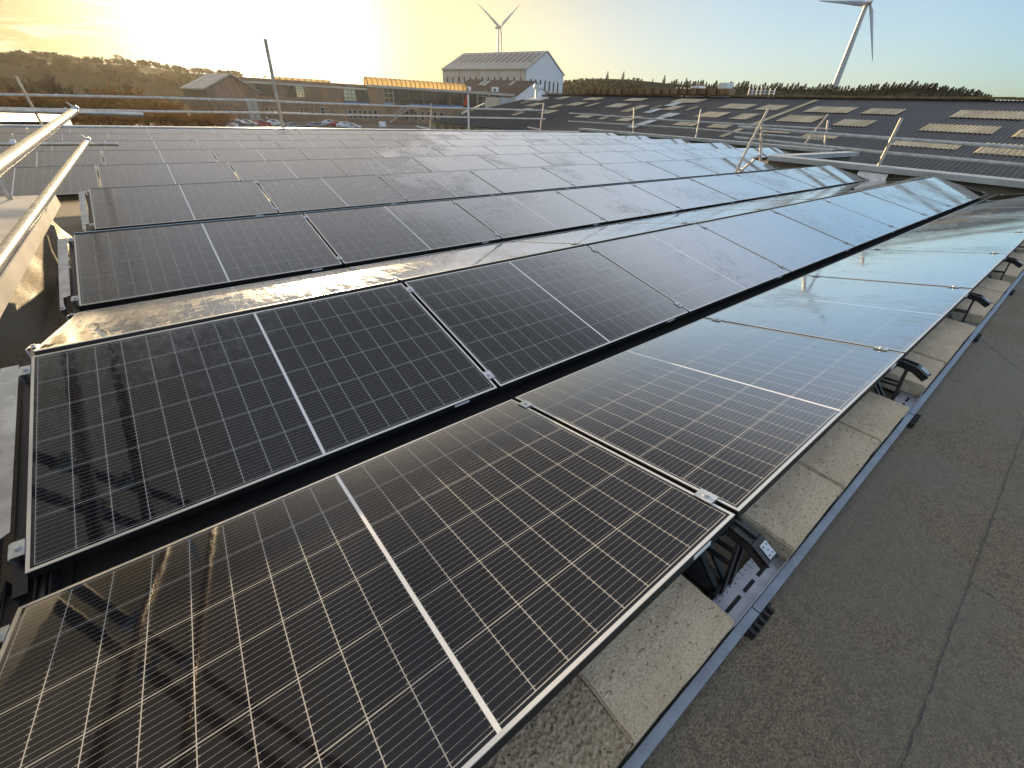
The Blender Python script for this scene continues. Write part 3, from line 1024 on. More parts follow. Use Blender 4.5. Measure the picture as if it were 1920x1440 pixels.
CON = [conifer_mesh(s_) for s_ in (1, 2, 3, 4)]
def conifer(px, py, d, h, label, group):
    a, e = azel(px, py)
    ztop = CAM.z + e * d
    root = thing('conifer_tree', label, 'tree', (CAM.x + math.cos(a) * d, CAM.y + math.sin(a) * d, ztop - h), group)
    tm, cm_ = CON[random.randrange(4)]
    child('trunk', tm, root)
    child('crown', cm_, root)
    s_ = h / 13
    root.scale = (s_ * random.uniform(1.15, 1.6), s_ * random.uniform(1.15, 1.6), s_)
    root.rotation_euler = (0, 0, random.uniform(0, 6.28))
    return root
TOPS = [(1195, 150), (1240, 150), (1300, 152), (1350, 154), (1400, 155), (1450, 157), (1500, 158), (1560, 160), (1610, 162), (1640, 158), (1700, 153), (1750, 156), (1800, 162), (1840, 172), (1862, 182)]
def top_y(x):
    for (a, b_), (c, d) in zip(TOPS, TOPS[1:]):
        if a <= x <= c:
            return b_ + (d - b_) * (x - a) / (c - a)
    return TOPS[-1][1]
LC = 'dark conifer, one of the dense plantation on the ridge behind the black roof'
GC = 'conifers on the ridge behind the black roof'
x = 1255
while x < 1866:
    y_ = top_y(x) + random.uniform(-3, 6)
    conifer(x, y_, random.uniform(425, 455), random.uniform(13, 18), LC, GC)
    x += random.uniform(3.6, 6.2)
x = 1290
LC2 = 'lower yellowish green conifer, one of the front rank along the black roof ridge'
while x < 1850:
    conifer(x, top_y(x) + random.uniform(6, 13), random.uniform(395, 418), random.uniform(9, 12), LC2, 'front rank of conifers along the black roof')
    x += random.uniform(4, 7)
for px, py, lab in ((1140, 134, 'lone thin pine standing on the brown scrub hill, left one of two'), (1170, 134, 'lone spindly pine on the brown scrub hill, right one of two'),
                    (1247, 141, 'taller pine standing out at the left end of the plantation'), (1225, 147, 'small dark round pine on the brown hill by the plantation'),
                    (1288, 146, 'pair of pointed tops rising above the plantation edge')):
    conifer(px, py, 440, 9 if 'small' not in lab else 6, lab, None)

def bare_tree_mesh(seed, h, spread, nb, twig_mat, dens=1.0):
    rnd = random.Random(seed)
    tr, cr = MB(), MB()
    tips = []
    def grow(p, d, L, r, lvl):
        n_ = 3
        pts, rr = [p], [r]
        for i in range(n_):
            d = (d + Vector((rnd.uniform(-.22, .22), rnd.uniform(-.22, .22), rnd.uniform(-.05, .16)))).normalized()
            p = p + d * L / n_
            pts.append(p)
            rr.append(max(r * (1 - .55 * (i + 1) / n_), .030 if lvl > 1 else .045))
        (tr if lvl < 2 else cr).tube(pts, rr, 5 if lvl < 2 else 3, caps=False)
        if lvl >= 3:
            return
        cnt = (nb, 7, 8)[lvl]
        for i in range(int(cnt * dens)):
            k = rnd.uniform(.35, 1) if lvl else rnd.uniform(.25, 1)
            j = min(int(k * n_), n_ - 1)
            q0 = pts[j].lerp(pts[j + 1], k * n_ - j)
            a = rnd.uniform(0, 6.283)
            nd = (d * rnd.uniform(.5, 1.1) + Vector((math.cos(a), math.sin(a), rnd.uniform(-.05, .6))) * spread).normalized()
            grow(q0, nd, L * rnd.uniform(.48, .72), rr[j] * .55, lvl + 1)
    grow(Vector((0, 0, 0)), Vector((0, 0, 1)), h * .5, h * .022, 0)
    return tr.mesh('trunk', M['bark'], fix=False), cr.mesh('crown', M[twig_mat], fix=False)
BT = [bare_tree_mesh(11, 10, .75, 9, 'twig'), bare_tree_mesh(12, 10, .65, 8, 'twig_dark'), bare_tree_mesh(13, 10, .9, 11, 'twig'), bare_tree_mesh(14, 10, .6, 7, 'twig_dark')]
def bare(kind, px, pytop, pybase, d, label, group, wide=1.0, name='bare_tree', fat=1.0):
    a, e0 = azel(px, pybase)
    a2, e1 = azel(px, pytop)
    z0, z1 = CAM.z + e0 * d, CAM.z + e1 * d
    h = z1 - z0
    root = thing(name, label, 'tree' if name == 'bare_tree' else 'bush', (CAM.x + math.cos(a) * d, CAM.y + math.sin(a) * d, z0), group)
    tm, cm_ = BT[kind]
    child('trunk', tm, root)
    child('crown', cm_, root)
    s_ = h / 10.5
    root.scale = (s_ * wide, s_ * wide, s_)
    root.rotation_euler = (0, 0, random.uniform(0, 6.28))
    return root
GB = 'bare winter trees beyond the far left roof edge'
bare(2, 252, 143, 250, 88, 'large round orange-brown bare tree left of the gabled shed', GB, 1.35)
bare(3, 148, 128, 246, 92, 'tall dark forked bare tree left of the round orange tree', GB, .9)
bare(1, 105, 136, 246, 98, 'thin dark bare tree, middle one of the group at far left', GB, .9)
bare(1, 70, 142, 246, 95, 'slim dark bare tree behind the thin leaning pole', GB, .8)
bare(3, 20, 138, 246, 90, 'dark bare tree at the left picture edge', GB, 1.0)
bare(0, 300, 165, 250, 84, 'low spreading bare tree right of the round orange tree', GB, 1.3)
bare(0, 215, 158, 252, 80, 'orange-brown bare tree just left of the large round one', GB, 1.5)
bare(2, 335, 172, 252, 76, 'low wide bare tree nearest to the gabled shed', GB, 1.5)
bare(2, 40, 150, 250, 78, 'bushy orange-brown bare tree near the left picture edge', GB, 1.6)
bare(0, -15, 146, 250, 84, 'bushy bare tree cut by the left picture edge', GB, 1.5)
bare(2, 180, 170, 250, 72, 'low bushy bare tree below the two lone hill trees', GB, 1.6)
LB = 'low orange-brown bare bush in the thicket beyond the far left roof edge'
GBB = 'bare bushes of the thicket at the far left'
for i, px in enumerate(range(-40, 420, 17)):
    top = 172 + 30 * max(0, (px - 180) / 240) + random.uniform(-12, 10)
    bare(random.choice((0, 2, 0)), px + random.uniform(-6, 6), top, 252, random.uniform(62, 80), LB, GBB, random.uniform(1.6, 2.3), 'bare_bush')
for i, px in enumerate(range(-30, 430, 24)):
    bare(random.choice((0, 2)), px + random.uniform(-6, 6), 204 + random.uniform(-6, 8), 254, random.uniform(46, 56), LB, GBB, random.uniform(1.8, 2.4), 'bare_bush')
# trees in silhouette on the left hill top
LH = 'tiny dark tree in silhouette on the left hill top'
for px, top, base, lab in ((228, 98, 122, 'bare round tree standing alone on the left hill top'), (168, 101, 120, 'small lone tree on the left hill top, left of the round one')):
    bare(0, px, top, base, 590, lab, None, 1.3)
for i in range(44):
    px = random.uniform(-30, 330) if i < 30 else random.uniform(340, 520)
    a, e = azel(px, 110)
    yb = [b_ for (a0, b_) in ridge if a0 >= px][0]
    for (a0, b0), (a1, b1) in zip(ridge, ridge[1:]):
        if a0 <= px <= a1:
            yb = b0 + (b1 - b0) * (px - a0) / (a1 - a0)
    bare(random.choice((0, 1, 2)), px, yb - random.uniform(3, 8 if px > 200 else 10), yb + 3, 592, LH, 'trees along the left hill top', random.uniform(1.4, 2.4))

def scatter(name, m_, a0, a1, r0, r1, count, size, dens):
    q = MB()
    rnd = random.Random(count)
    from mathutils import noise
    made = 0
    while made < count:
        a, r = R(rnd.uniform(a0, a1)), rnd.uniform(r0, r1)
        p0 = Vector((CAM.x + math.cos(a) * r, CAM.y + math.sin(a) * r, 0))
        if noise.noise(p0 * .013) < dens:
            continue
        made += 1
        p0.z = hill_z(a, r) - .3
        h = size * rnd.uniform(.6, 1.4)
        for k in range(16):
            b_ = rnd.uniform(0, 6.283)
            e = p0 + Vector((math.cos(b_), math.sin(b_), 0)) * h * rnd.uniform(.1, .75) + Vector((0, 0, h * rnd.uniform(.35, 1.1)))
            o_ = Vector((rnd.uniform(-1, 1), rnd.uniform(-1, 1), rnd.uniform(-.3, .6))) * h * .22
            q.face([p0.lerp(e, .15), e + o_, e - o_])
    o = q.build(name, m_, fix=False)
    o['kind'] = 'stuff'
    return o
M['woods'] = mat('winter_woodland', (.10, .072, .036), .95, 0, .05, var=.5, vscale=.02, col2=(.058, .055, .026))
scatter('woodland', M['woods'], 80, 112, 300, 604, 1000, 3.6, -.02)
scatter('scrub', M['woods'], 38, 52, 300, 462, 700, 1.5, -.25)

# ------------------------------------------------------------------ black corrugated roof on the right
SA = R(11)
XE, ZE = 30.0, 0.13
SU = Vector((math.cos(SA), 0, math.sin(SA)))
SN = Vector((-math.sin(SA), 0, math.cos(SA)))
def rp(y, u, h=0.0):
    return Vector((XE, y, ZE)) + SU * u + SN * h
def onroof(px, py):
    r = ray(px, py)
    k = (Vector((XE, 0, ZE)) - CAM).dot(SN) / r.dot(SN)
    p_ = CAM + r * k
    return p_.y, (p_.x - XE) / math.cos(SA)
def corr_material(name, c1, c2, period, amp, rough=.8, dirt=(.05, .04, .03)):
    m_ = bpy.data.materials.new(name)
    m_.use_nodes = True
    n = N(m_.node_tree)
    b = m_.node_tree.nodes['Principled BSDF']
    pos = n.new('ShaderNodeNewGeometry').outputs['Position']
    a = n.noise(n.vmul(pos, (.25, 1.5, .25)), 1.0, 4, .6)
    f = n.noise(pos, 6, 4, .65)
    c = n.mix(n.mr(a, .35, .65), c1, c2)
    c = n.mix(n.m('MULTIPLY', n.mr(f, .5, .7), .5), c, dirt)
    n.link(c, b.inputs['Base Color'])
    b.inputs['Roughness'].default_value = rough
    return m_
M['corr'] = corr_material('black_corrugated_sheet', (.017, .0155, .014), (.030, .027, .024), .15, .02, .62, (.05, .045, .035))
M['rlight'] = corr_material('aged_rooflight_sheet', (.36, .285, .165), (.48, .40, .265), .15, .02, .7, (.30, .24, .15))
M['rust'] = corr_material('rusted_ridge_cap', (.20, .115, .055), (.30, .20, .10), .3, .0, .85, (.08, .05, .03))
PER = .19
def corrugated(y0, y1, u0, u1, h0, amp, mb_, mi=0, step=None):
    n_ = int((y1 - y0) / (PER / 4))
    prev = None
    for i in range(n_ + 1):
        y = y0 + (y1 - y0) * i / n_
        ph = (y / PER) % 1.0
        h = h0 + amp * math.sin(2 * math.pi * ph)
        cur = (rp(y, u0, h), rp(y, u1, h))
        if prev:
            mb_.face([prev[0], cur[0], cur[1], prev[1]], mi, True)
        prev = cur
UR = 14.2
YL, YR = 49.2, -14.0
wh = thing('warehouse', 'long warehouse with black corrugated roof and rows of tan rooflights on the right', 'warehouse', (XE + 12, 18, GZ))
q = MB()
steps = [-3.0, 1.6, 6.2, 10.6, UR]
for i, (a, b_) in enumerate(zip(steps, steps[1:])):
    corrugated(YR, YL, a - .12, b_, .028 * (4 - i) * .5, .026, q)
q.build('roof', M['corr'], wh, fix=False)
q = MB()
top = rp(0, UR)
q.face([(top.x, YR, top.z), (top.x, YL, top.z), (top.x + 14, YL, top.z - 2.8), (top.x + 14, YR, top.z - 2.8)])
q.build('rear_roof', M['corr'], wh, fix=False)
M['clad'] = corr_material('timber_cladding', (.26, .21, .14), (.36, .31, .24), .2, .0, .8, (.12, .09, .06))
q = MB()
eave = rp(0, -2.9)
q.box((eave.x + .3, YR + .2, GZ), (eave.x + .5, YL - .3, eave.z - .12))
q.prism([(eave.x + .5, YL - .35, GZ), (eave.x + .5, YL - .35, eave.z - .1), (top.x, YL - .35, top.z - .12), (top.x + 13, YL - .35, top.z - 2.8), (top.x + 13, YL - .35, GZ)], (0, .2, 0))
q.build('wall', M['clad'], wh)
q = MB()
for yb in [YL - .5 - k * 1.7 for k in range(14)]:
    q.box((eave.x + .24, yb - .05, GZ), (eave.x + .298, yb + .05, eave.z - .16))
q.build('cladding_batten', M['white'], wh)
q = MB()
a, b_ = at(869, 235, x=eave.x + .2), at(878, 235, x=eave.x + .2)
q.box((eave.x + .2, min(a.y, b_.y) - .25, GZ + .5), (eave.x + .297, max(a.y, b_.y), eave.z - .35))
q.build('yellow_door', M['yellow'], wh)
# gutter along the eave
q = MB()
q.box((eave.x - .12, YR, eave.z - .16), (eave.x + .08, YL, eave.z - .06))
q.build('gutter', mat('eave_trim', (.30, .26, .2), .6), wh)
LIGHTS = [(1505, 212, 1610, 204), (1611, 215.5, 1701, 207.5), (1777.5, 222.5, 1935, 213), (1454, 229.5, 1549, 221), (1557.5, 237.5, 1645, 229), (1720, 247.5, 1877, 241),
          (1892, 260, 1990, 250), (1665, 275, 1810, 271), (1822, 290, 1985, 280), (1500, 259, 1579, 255), (1344, 205, 1418.6, 198), (1414, 207.7, 1479, 199.7),
          (1299.5, 220.8, 1371.6, 213.4), (1366, 225, 1426.6, 216.4), (1259, 236.4, 1323.5, 230.6), (1323.5, 241, 1379.7, 234.7), (1424, 250, 1492, 246.7), (1255, 193.5, 1326, 188),
          (1168, 190.5, 1218, 186.6), (1091, 189, 1133, 185), (1060, 199, 1103.5, 194), (1095.5, 201, 1127.6, 195), (1132, 202.4, 1186, 196.7), (1162, 211, 1217, 199.7),
          (1216, 206.5, 1243, 200), (1240, 207.7, 1283.4, 201), (1283.4, 209, 1310, 202.7), (1076, 221.4, 1126.5, 216.4), (1122, 225, 1152, 218), (1153, 228, 1205.5, 221),
          (1003, 191, 1030, 186), (1040, 187, 1068, 183), (975, 195, 1000, 190), (985, 200, 1020, 195), (1025, 203, 1058, 198), (965, 210, 1000, 205), (1010, 214, 1050, 209), (958, 217, 985, 213)]
for a, b_, c, d in LIGHTS:
    y1, u0 = onroof(a, b_)
    y0, u1 = onroof(c, d)
    if u1 < u0 + .5:
        u1 = u0 + 1.6
    y0, y1 = sorted((y0, y1))
    u1 = min(u1, UR - .4)
    q = MB()
    corrugated(y0, y1, u0, u1, .085, .026, q)
    q.build('rooflight', M['rlight'], wh, fix=False)
# pale replaced strips and the long flashing
M['strip'] = mat('pale_replacement_sheet', (.46, .47, .46), .6, var=.2, vscale=1)
for (x0, y0, x1, y1, wd) in ((1185, 242, 1240, 222, .9), (1240, 221, 1270, 215, 1.1), (1212, 214, 1236, 206, .8), (1250, 201, 1275, 194, .9), (1343, 259, 1500, 202, .35), (1500, 202, 1537, 190.5, .35)):
    ya, ua = onroof(x0, y0)
    yb, ub = onroof(x1, y1)
    q = MB()
    ym = (ya + yb) / 2
    if wd < .5:
        ym = 15.85
    corrugated(ym - wd / 2, ym + wd / 2, ua, ub, .10, .02, q)
    q.build('sheet_strip', M['strip'] if wd > .5 else M['rlight'], wh, fix=False)
# ridge capping: thin brown cap, taller rusty vents over the far part
q = MB()
for i in range(int((YL - YR) / 1.2)):
    y0 = YR + i * 1.2
    c = rp(y0 + .59, UR - .05, .12 + random.uniform(-.012, .012))
    q.obox(c, (.35, 0, 0), (0, .585, 0), (0, 0, .06))
q.build('ridge_cap', M['rust'], wh)
y_a, _ = onroof(1365, 184)
y_b, _ = onroof(1097, 179)
q = MB()
n_ = 18
for i in range(n_):
    y0 = y_a + (y_b - y_a) * i / n_
    wdt = (y_b - y_a) / n_ - (.10 if i != 12 else .5)
    q.box((top.x - .55, y0, top.z + .16), (top.x + .5, y0 + wdt, top.z + .62 + random.uniform(-.02, .03)))
    for k in range(3):
        q.box((top.x - .59, y0 + .1 + k * .5, top.z + .2), (top.x - .552, y0 + .25 + k * .5, top.z + .55))
q.build('ridge_vent', M['rust'], wh)

# white cabinets and loose scaffold above the warehouse ridge
def cabinet(px0, px1, pytop, pybot, label):
    x = top.x + 4
    a, b_, c = at(px0, pybot + 3, x=x), at(px1, pybot + 3, x=x), at(px0, pytop, x=x)
    root = thing('plant_cabinet', label, 'cabinet', (x, (a.y + b_.y) / 2, a.z), 'white cabinets behind the warehouse ridge')
    q = MB()
    q.box((x, b_.y, a.z - 1), (x + 1.2, a.y, c.z))
    q.build('body', M['white'], root, bevel=.03)
    q = MB()
    q.box((x - .03, b_.y + .08, a.z), (x - .005, a.y - .08, c.z - .12))
    q.build('door', M['white'], root)
cabinet(1291, 1308, 161, 176, 'white upright cabinet behind the rusty ridge, left one')
cabinet(1342, 1358, 155, 176, 'tallest white cabinet behind the rusty ridge, right one')
cabinet(1329, 1341, 171, 176, 'low white box between the two tall cabinets')
def far_frame(pxs, pytop, pybot, label):
    x = top.x + 6
    root = thing('scaffold_tower', label, 'scaffold', at(pxs[0], pybot, x=x), 'pale scaffold frames behind the warehouse ridge')
    for i, px in enumerate(pxs):
        q = MB()
        q.tube([at(px, pybot + 5, x=x), at(px + 5, pytop + random.uniform(-2, 3), x=x)], .05, 6)
        q.build('upright', M['white'], root)
    q = MB()
    for yy in (.4, .7):
        yv = pytop + (pybot - pytop) * yy
        q.tube([at(pxs[0] + 2, yv, x=x), at(pxs[-1] + 3, yv, x=x)], .035, 6)
    q.build('ledger', M['white'], root)
far_frame((1264, 1272, 1279, 1287), 165, 176, 'small pale scaffold frame left of the white cabinets')
far_frame((1401, 1408, 1416, 1424, 1431, 1440, 1449), 164, 180, 'wider pale scaffold frame right of the white cabinets')

# flue on the warehouse roof and the lantern box beside it
y_, u_ = onroof(1009, 187)
p0 = rp(y_, u_)
zt = at(1009, 159, x=p0.x).z
fl = thing('flue', 'white cowled flue pipe standing on the far end of the black roof', 'flue', p0)
q = MB()
q.tube([(p0.x, p0.y, p0.z - .3), (p0.x, p0.y, zt - .5)], .42, 16)
q.build('pipe', M['white'], fl)
q = MB()
q.tube([(p0.x, p0.y, zt - .45), (p0.x, p0.y, zt - .3), (p0.x, p0.y, zt)], [.55, .66, .60], 16)
q.build('cowl', M['white'], fl)
q = MB()
q.obox(p0 + SU * -.3 + SN * .12, SU * .9, (0, 1.3, 0), SN * .08)
q.build('flashing', M['strip'], fl)
y_, u_ = onroof(938, 193)
p0 = rp(y_, u_)
ln = thing('roof_lantern', 'low grey roof lantern at the far end of the black roof', 'roof lantern', p0)
q = MB()
q.box((p0.x - 1.2, p0.y - 1.6, p0.z - .6), (p0.x + .8, p0.y + 1.6, p0.z + .55))
q.build('kerb', M['strip'], ln)
q = MB()
q.box((p0.x - 1.1, p0.y - 1.5, p0.z + .553), (p0.x + .7, p0.y + 1.5, p0.z + .62))
q.build('pane', M['glassdark'], ln)

# flag on a white pole frame at the warehouse corner
xf = 26.6
a, b_ = at(879, 250, x=xf), at(880, 177, x=xf)
fp = thing('flag_pole', 'white pole with two short white arms in front of the timber wall', 'flag pole', a)
q = MB()
q.tube([a, (a.x, a.y, b_.z)], .09, 10)
q.build('pole', M['white'], fp)
q = MB()
q.tube([at(866, 213, x=xf - .3), (a.x, a.y, at(880, 206, x=xf).z)], .07, 8)
q.build('arm', M['white'], fp)
q = MB()
q.tube([at(885, 205, x=xf), at(908, 194.5, x=xf - .3)], .07, 8)
q.build('arm', M['white'], fp)
q = MB()
pt = [at(878.5, 177.5, x=xf), at(874, 178.5, x=xf), at(872, 186, x=xf), at(869, 196, x=xf), at(872, 199, x=xf), at(875, 192, x=xf), at(878.5, 187, x=xf)]
q.prism(pt, (.06, 0, 0))
fg = q.build('flag', M['red'])
tag(fg, 'faded red flag hanging limp from the white pole', 'flag')

# ------------------------------------------------------------------ grey hall with skylit roof
def pol(px, d):
    a, _ = azel(px, 150)
    return Vector((CAM.x + math.cos(a) * d, CAM.y + math.sin(a) * d, 0))
HD = 240.0
hc = at(987.2, 129.3, d=HD)
EZ = hc.z
hc = Vector((hc.x, hc.y, 0))
l_ = at(829.5, 130, d=HD * 108 / 95)
g_ = at(1072, 140.8, d=HD * 106 / 95)
ax = Vector((l_.x - hc.x, l_.y - hc.y, 0))
gx_ = Vector((g_.x - hc.x, g_.y - hc.y, 0))
gy_ = Vector((-ax.y, ax.x, 0)).normalized()
gx_ = gy_ * gx_.dot(gy_) * 1.0
RZH = CAM.z + azel(1034.6, 98)[1] * (Vector((hc.x, hc.y, 0)) + gx_ / 2 - Vector((CAM.x, CAM.y, 0))).length
M['hallwall'] = corr_material('stained_pale_cladding', (.40, .39, .37), (.50, .49, .47), .3, 0, .7, (.34, .28, .18))
M['hallroof'] = corr_material('grey_sheet_roof', (.27, .265, .24), (.33, .32, .29), .3, 0, .7, (.22, .2, .15))
M['brownroof'] = corr_material('dark_brown_sheet_roof', (.075, .052, .045), (.10, .07, .06), .3, 0, .75, (.06, .045, .04))
M['darkpane'] = mat('dark_rooflight', (.07, .065, .06), .4)
axn_ = ax.normalized()
hall = thing('hall', 'large pale grey hall with dark rooflights and a gable, left of the hill', 'industrial hall', (hc.x, hc.y, GZ))
Z = lambda p_, z: Vector((p_.x, p_.y, z))
q = MB()
q.prism([Z(hc, GZ), Z(hc, EZ), Z(hc + gx_ / 2, RZH), Z(hc + gx_, EZ), Z(hc + gx_, GZ)], ax)
q.build('wall', M['hallwall'], hall)
q = MB()
q.prism([Z(hc, GZ) - axn_ * .005, Z(hc, EZ) - axn_ * .005, Z(hc + gx_ / 2, RZH) - axn_ * .005, Z(hc + gx_, EZ) - axn_ * .005, Z(hc + gx_, GZ) - axn_ * .005], -axn_ * .02)
q.build('gable_wall', M['white'], hall)
q = MB()
ov = gx_.normalized() * .6
axn = ax.normalized()
for s0, s1 in ((hc - ov, hc + gx_ / 2), (hc + gx_ + ov, hc + gx_ / 2)):
    q.prism([Z(s0, EZ - .25) - axn * .4, Z(s1, RZH + .15) - axn * .4, Z(s1, RZH + .5) - axn * .4, Z(s0, EZ + .15) - axn * .4], ax + axn * .8)
q.build('roof', M['hallroof'], hall)
slope = Z(gx_ / 2, RZH - EZ)
nrm = slope.cross(ax).normalized()
nrm = nrm if nrm.z > 0 else -nrm
for i in range(15):
    t = (i + .9) / 16
    p_ = Z(hc, EZ + .2) + ax * t + slope * .62 + nrm * .30
    q = MB()
    q.obox(p_, axn * .62, slope * .26, nrm * .06)
    q.build('rooflight', M['darkpane'], hall)
ao = -gx_.normalized()
for i in range(13):
    p_ = hc + ax * ((i + .75) / 13.6)
    q = MB()
    q.obox(Z(p_, EZ - 5.2) + ao * .03, axn * .42, ao * .05, (0, 0, 2.1))
    q.build('window', M['glassdark'], hall)
for i in range(7):
    p_ = hc + gx_ * ((i + 1.0) / 8.2)
    q = MB()
    q.obox(Z(p_, EZ - 5.6) - axn * .03, gx_.normalized() * .62, axn * .05, (0, 0, 2.2))
    q.build('window', M['glassdark'], hall)
for i in range(4):
    p_ = hc + gx_ * ((i + 4.0) / 8.2)
    q = MB()
    q.obox(Z(p_, EZ - 14.2) - axn * .03, gx_.normalized() * .62, axn * .05, (0, 0, 2.0))
    q.build('window', M['glassdark'], hall)
M['pipe'] = mat('stained_downpipe', (.30, .22, .12), .7)
for i in range(4):
    p_ = hc + ax * ((i + .25) / 4.2)
    q = MB()
    q.obox(Z(p_, EZ - 6) + ao * .12, axn * .16, ao * .1, (0, 0, 6))
    q.build('downpipe', M['pipe'], hall)

# brown-roofed building with a white gable in front of it
D2 = 205.0
a0 = at(968, 180.5, d=D2)
a1 = at(1032, 181.5, d=D2 * 1.0)
ap = at(1003, 154, d=D2)
gdir = Vector((a1.x - a0.x, a1.y - a0.y, 0))
back = Vector((-gdir.y, gdir.x, 0)).normalized()
back = back if back.dot(Vector((a0.x, a0.y, 0))) < 0 else back
rl = at(880, 152.5, d=D2 * 1.06)
rdir = Vector((rl.x - ap.x, rl.y - ap.y, 0))
bb = thing('workshop', 'dark brown roofed workshop with a white gable in front of the grey hall', 'building', (a0.x, a0.y, GZ))
q = MB()
q.prism([Z(a0, GZ), Z(a0, a0.z), Z(ap, ap.z), Z(a1, a1.z), Z(a1, GZ)], rdir * .98)
q.build('wall', M['white'], bb)
q = MB()
for e0 in (a0, a1):
    s = (Z(e0, e0.z) - Z(ap, ap.z)) * 1.03
    q.prism([Z(ap, ap.z + .05) - rdir * .01, Z(ap, ap.z + .05) + s - rdir * .01, Z(ap, ap.z + .4) + s - rdir * .01, Z(ap, ap.z + .4) - rdir * .01], rdir * 1.02)
q.build('roof', M['brownroof'], bb)
s = (Z(a0, a0.z) - Z(ap, ap.z))
nn = s.cross(rdir).normalized()
nn = nn if nn.z > 0 else -nn
for t, c0, c1, wd in ((.28, .05, .35, .02), (.66, .08, .42, .025), (.73, .05, .40, .02)):
    q = MB()
    q.obox(Z(ap, ap.z + .42) + rdir * t + s * (c0 + c1) / 2 + nn * .06, rdir * wd, s * (c1 - c0) / 2, nn * .05)
    q.build('rooflight', M['strip'], bb)

# ------------------------------------------------------------------ brick works building with barrel skylights
M['brick'] = corr_material('brown_brick', (.20, .125, .075), (.29, .18, .11), .3, 0, .85, (.08, .055, .035))
def vault_material():
    m_ = bpy.data.materials.new('amber_glazing')
    m_.use_nodes = True
    n = N(m_.node_tree)
    b = m_.node_tree.nodes['Principled BSDF']
    b.inputs['Base Color'].default_value = (.24, .18, .10, 1)
    b.inputs['Roughness'].default_value = .3
    tr = n.new('ShaderNodeBsdfTranslucent')
    tr.inputs[0].default_value = (.86, .74, .50, 1)
    tp = n.new('ShaderNodeBsdfTransparent')
    tp.inputs[0].default_value = (.86, .74, .50, 1)
    m1, m2 = n.new('ShaderNodeMixShader'), n.new('ShaderNodeMixShader')
    m1.inputs[0].default_value = .5
    n.link(tr.outputs[0], m1.inputs[1])
    n.link(tp.outputs[0], m1.inputs[2])
    m2.inputs[0].default_value = .7
    n.link(b.outputs[0], m2.inputs[1])
    n.link(m1.outputs[0], m2.inputs[2])
    n.link(m2.outputs[0], m_.node_tree.nodes['Material Output'].inputs[0])
    return m_
M['vault'] = vault_material()
M['trim'] = mat('pale_trim', (.42, .38, .32), .6)
def fac(px):
    P = [(500, 172), (520, 171), (701, 165), (876, 190), (962, 204)]
    for (x0, d0), (x1, d1) in zip(P, P[1:]):
        if px <= x1:
            return d0 + (d1 - d0) * (px - x0) / (x1 - x0)
    return P[-1][1]
A_, B_ = pol(520, 176), pol(962, 204)
FD = (B_ - A_).normalized()
FN = Vector((FD.y, -FD.x, 0))                   # towards the camera
def fx(px):
    """distance along the facade line where the ray at px crosses it"""
    a, _ = azel(px, 180)
    d = Vector((math.cos(a), math.sin(a)))
    o = Vector((CAM.x - A_.x, CAM.y - A_.y))
    den = d.x * FD.y - d.y * FD.x
    k = (o.y * FD.x - o.x * FD.y) / den
    p_ = Vector((CAM.x, CAM.y)) + d * k
    return (p_ - Vector((A_.x, A_.y))).dot(Vector((FD.x, FD.y)))
def fzz(px, py):
    s = fx(px)
    p_ = A_ + FD * s
    _, e = azel(px, py)
    return CAM.z + e * math.hypot(p_.x - CAM.x, p_.y - CAM.y)
br = thing('brick_building', 'two storey brown brick building with an arched glass roof lantern', 'building', (A_.x, A_.y, GZ))
s_mid = fx(690)
s_end = fx(962)
s_beg = fx(455)
ztopR, ztopL = fzz(800, 165), fzz(640, 155)
deep = -FN * 16
def slab(q, s0, s1, z0, z1, n0, n1, mi=0):
    a = A_ + FD * s0 + FN * n0
    q.prism([Z(a, z0), Z(a, z1), Z(A_ + FD * s1 + FN * n0, z1), Z(A_ + FD * s1 + FN * n0, z0)], FN * (n1 - n0), mi)
q = MB()
slab(q, s_beg, s_end, GZ, ztopR - .3, -16, 0)
q.build('wall', M['brick'], br)
q = MB()
slab(q, s_mid, s_end + .5, ztopR - .8, ztopR - .1, .03, .45)
slab(q, s_beg, s_mid - .05, ztopL - 1.6, ztopL - 1.1, .03, .3)
q.build('fascia', M['trim'], br)
q = MB()
slab(q, s_beg, s_mid - .1, ztopR - .28, ztopL - 1.0, -14, -.3)
q.build('parapet_roof', M['brownroof'], br)
def vault(pxa, pxb, rad, zb, m_, label_gap, mt2):
    sa, sb = fx(pxa), fx(pxb)
    root_c = -2.2
    n_arc = 10
    q, fr_ = MB(), MB()
    segs = max(4, int((sb - sa) / 1.7))
    for i in range(segs):
        s0, s1 = sa + (sb - sa) * i / segs, sa + (sb - sa) * (i + 1) / segs
        opaque = i in label_gap
        for j in range(n_arc):
            t0, t1 = math.pi * j / n_arc, math.pi * (j + 1) / n_arc
            P = lambda s, t: Z(A_ + FD * s + FN * (root_c + rad * math.cos(t)), zb + rad * math.sin(t))
            (fr_ if opaque else q).face([P(s0, t0), P(s1, t0), P(s1, t1), P(s0, t1)], 0, True)
        arc = [Z(A_ + FD * s0 + FN * (root_c + (rad + .03) * math.cos(math.pi * j / n_arc)), zb + (rad + .03) * math.sin(math.pi * j / n_arc)) for j in range(n_arc + 1)]
        fr_.tube(arc, .13, 5)
    for s in (sa, sb):
        arc = [Z(A_ + FD * s + FN * (root_c + (rad + .05) * math.cos(math.pi * j / n_arc)), zb + (rad + .05) * math.sin(math.pi * j / n_arc)) for j in range(n_arc + 1)]
        fr_.tube(arc, .16, 6)
        q.face([Z(A_ + FD * s + FN * (root_c + rad * math.cos(math.pi * j / n_arc)), zb + rad * math.sin(math.pi * j / n_arc)) for j in range(n_arc + 1)])
    v = q.build('arched_skylight', m_, br, fix=False)
    fr_.build('rib', mt2, v, fix=False)
vault(692, 876, 2.3, ztopR - .2, M['vault'], (), M['steel_dark'])
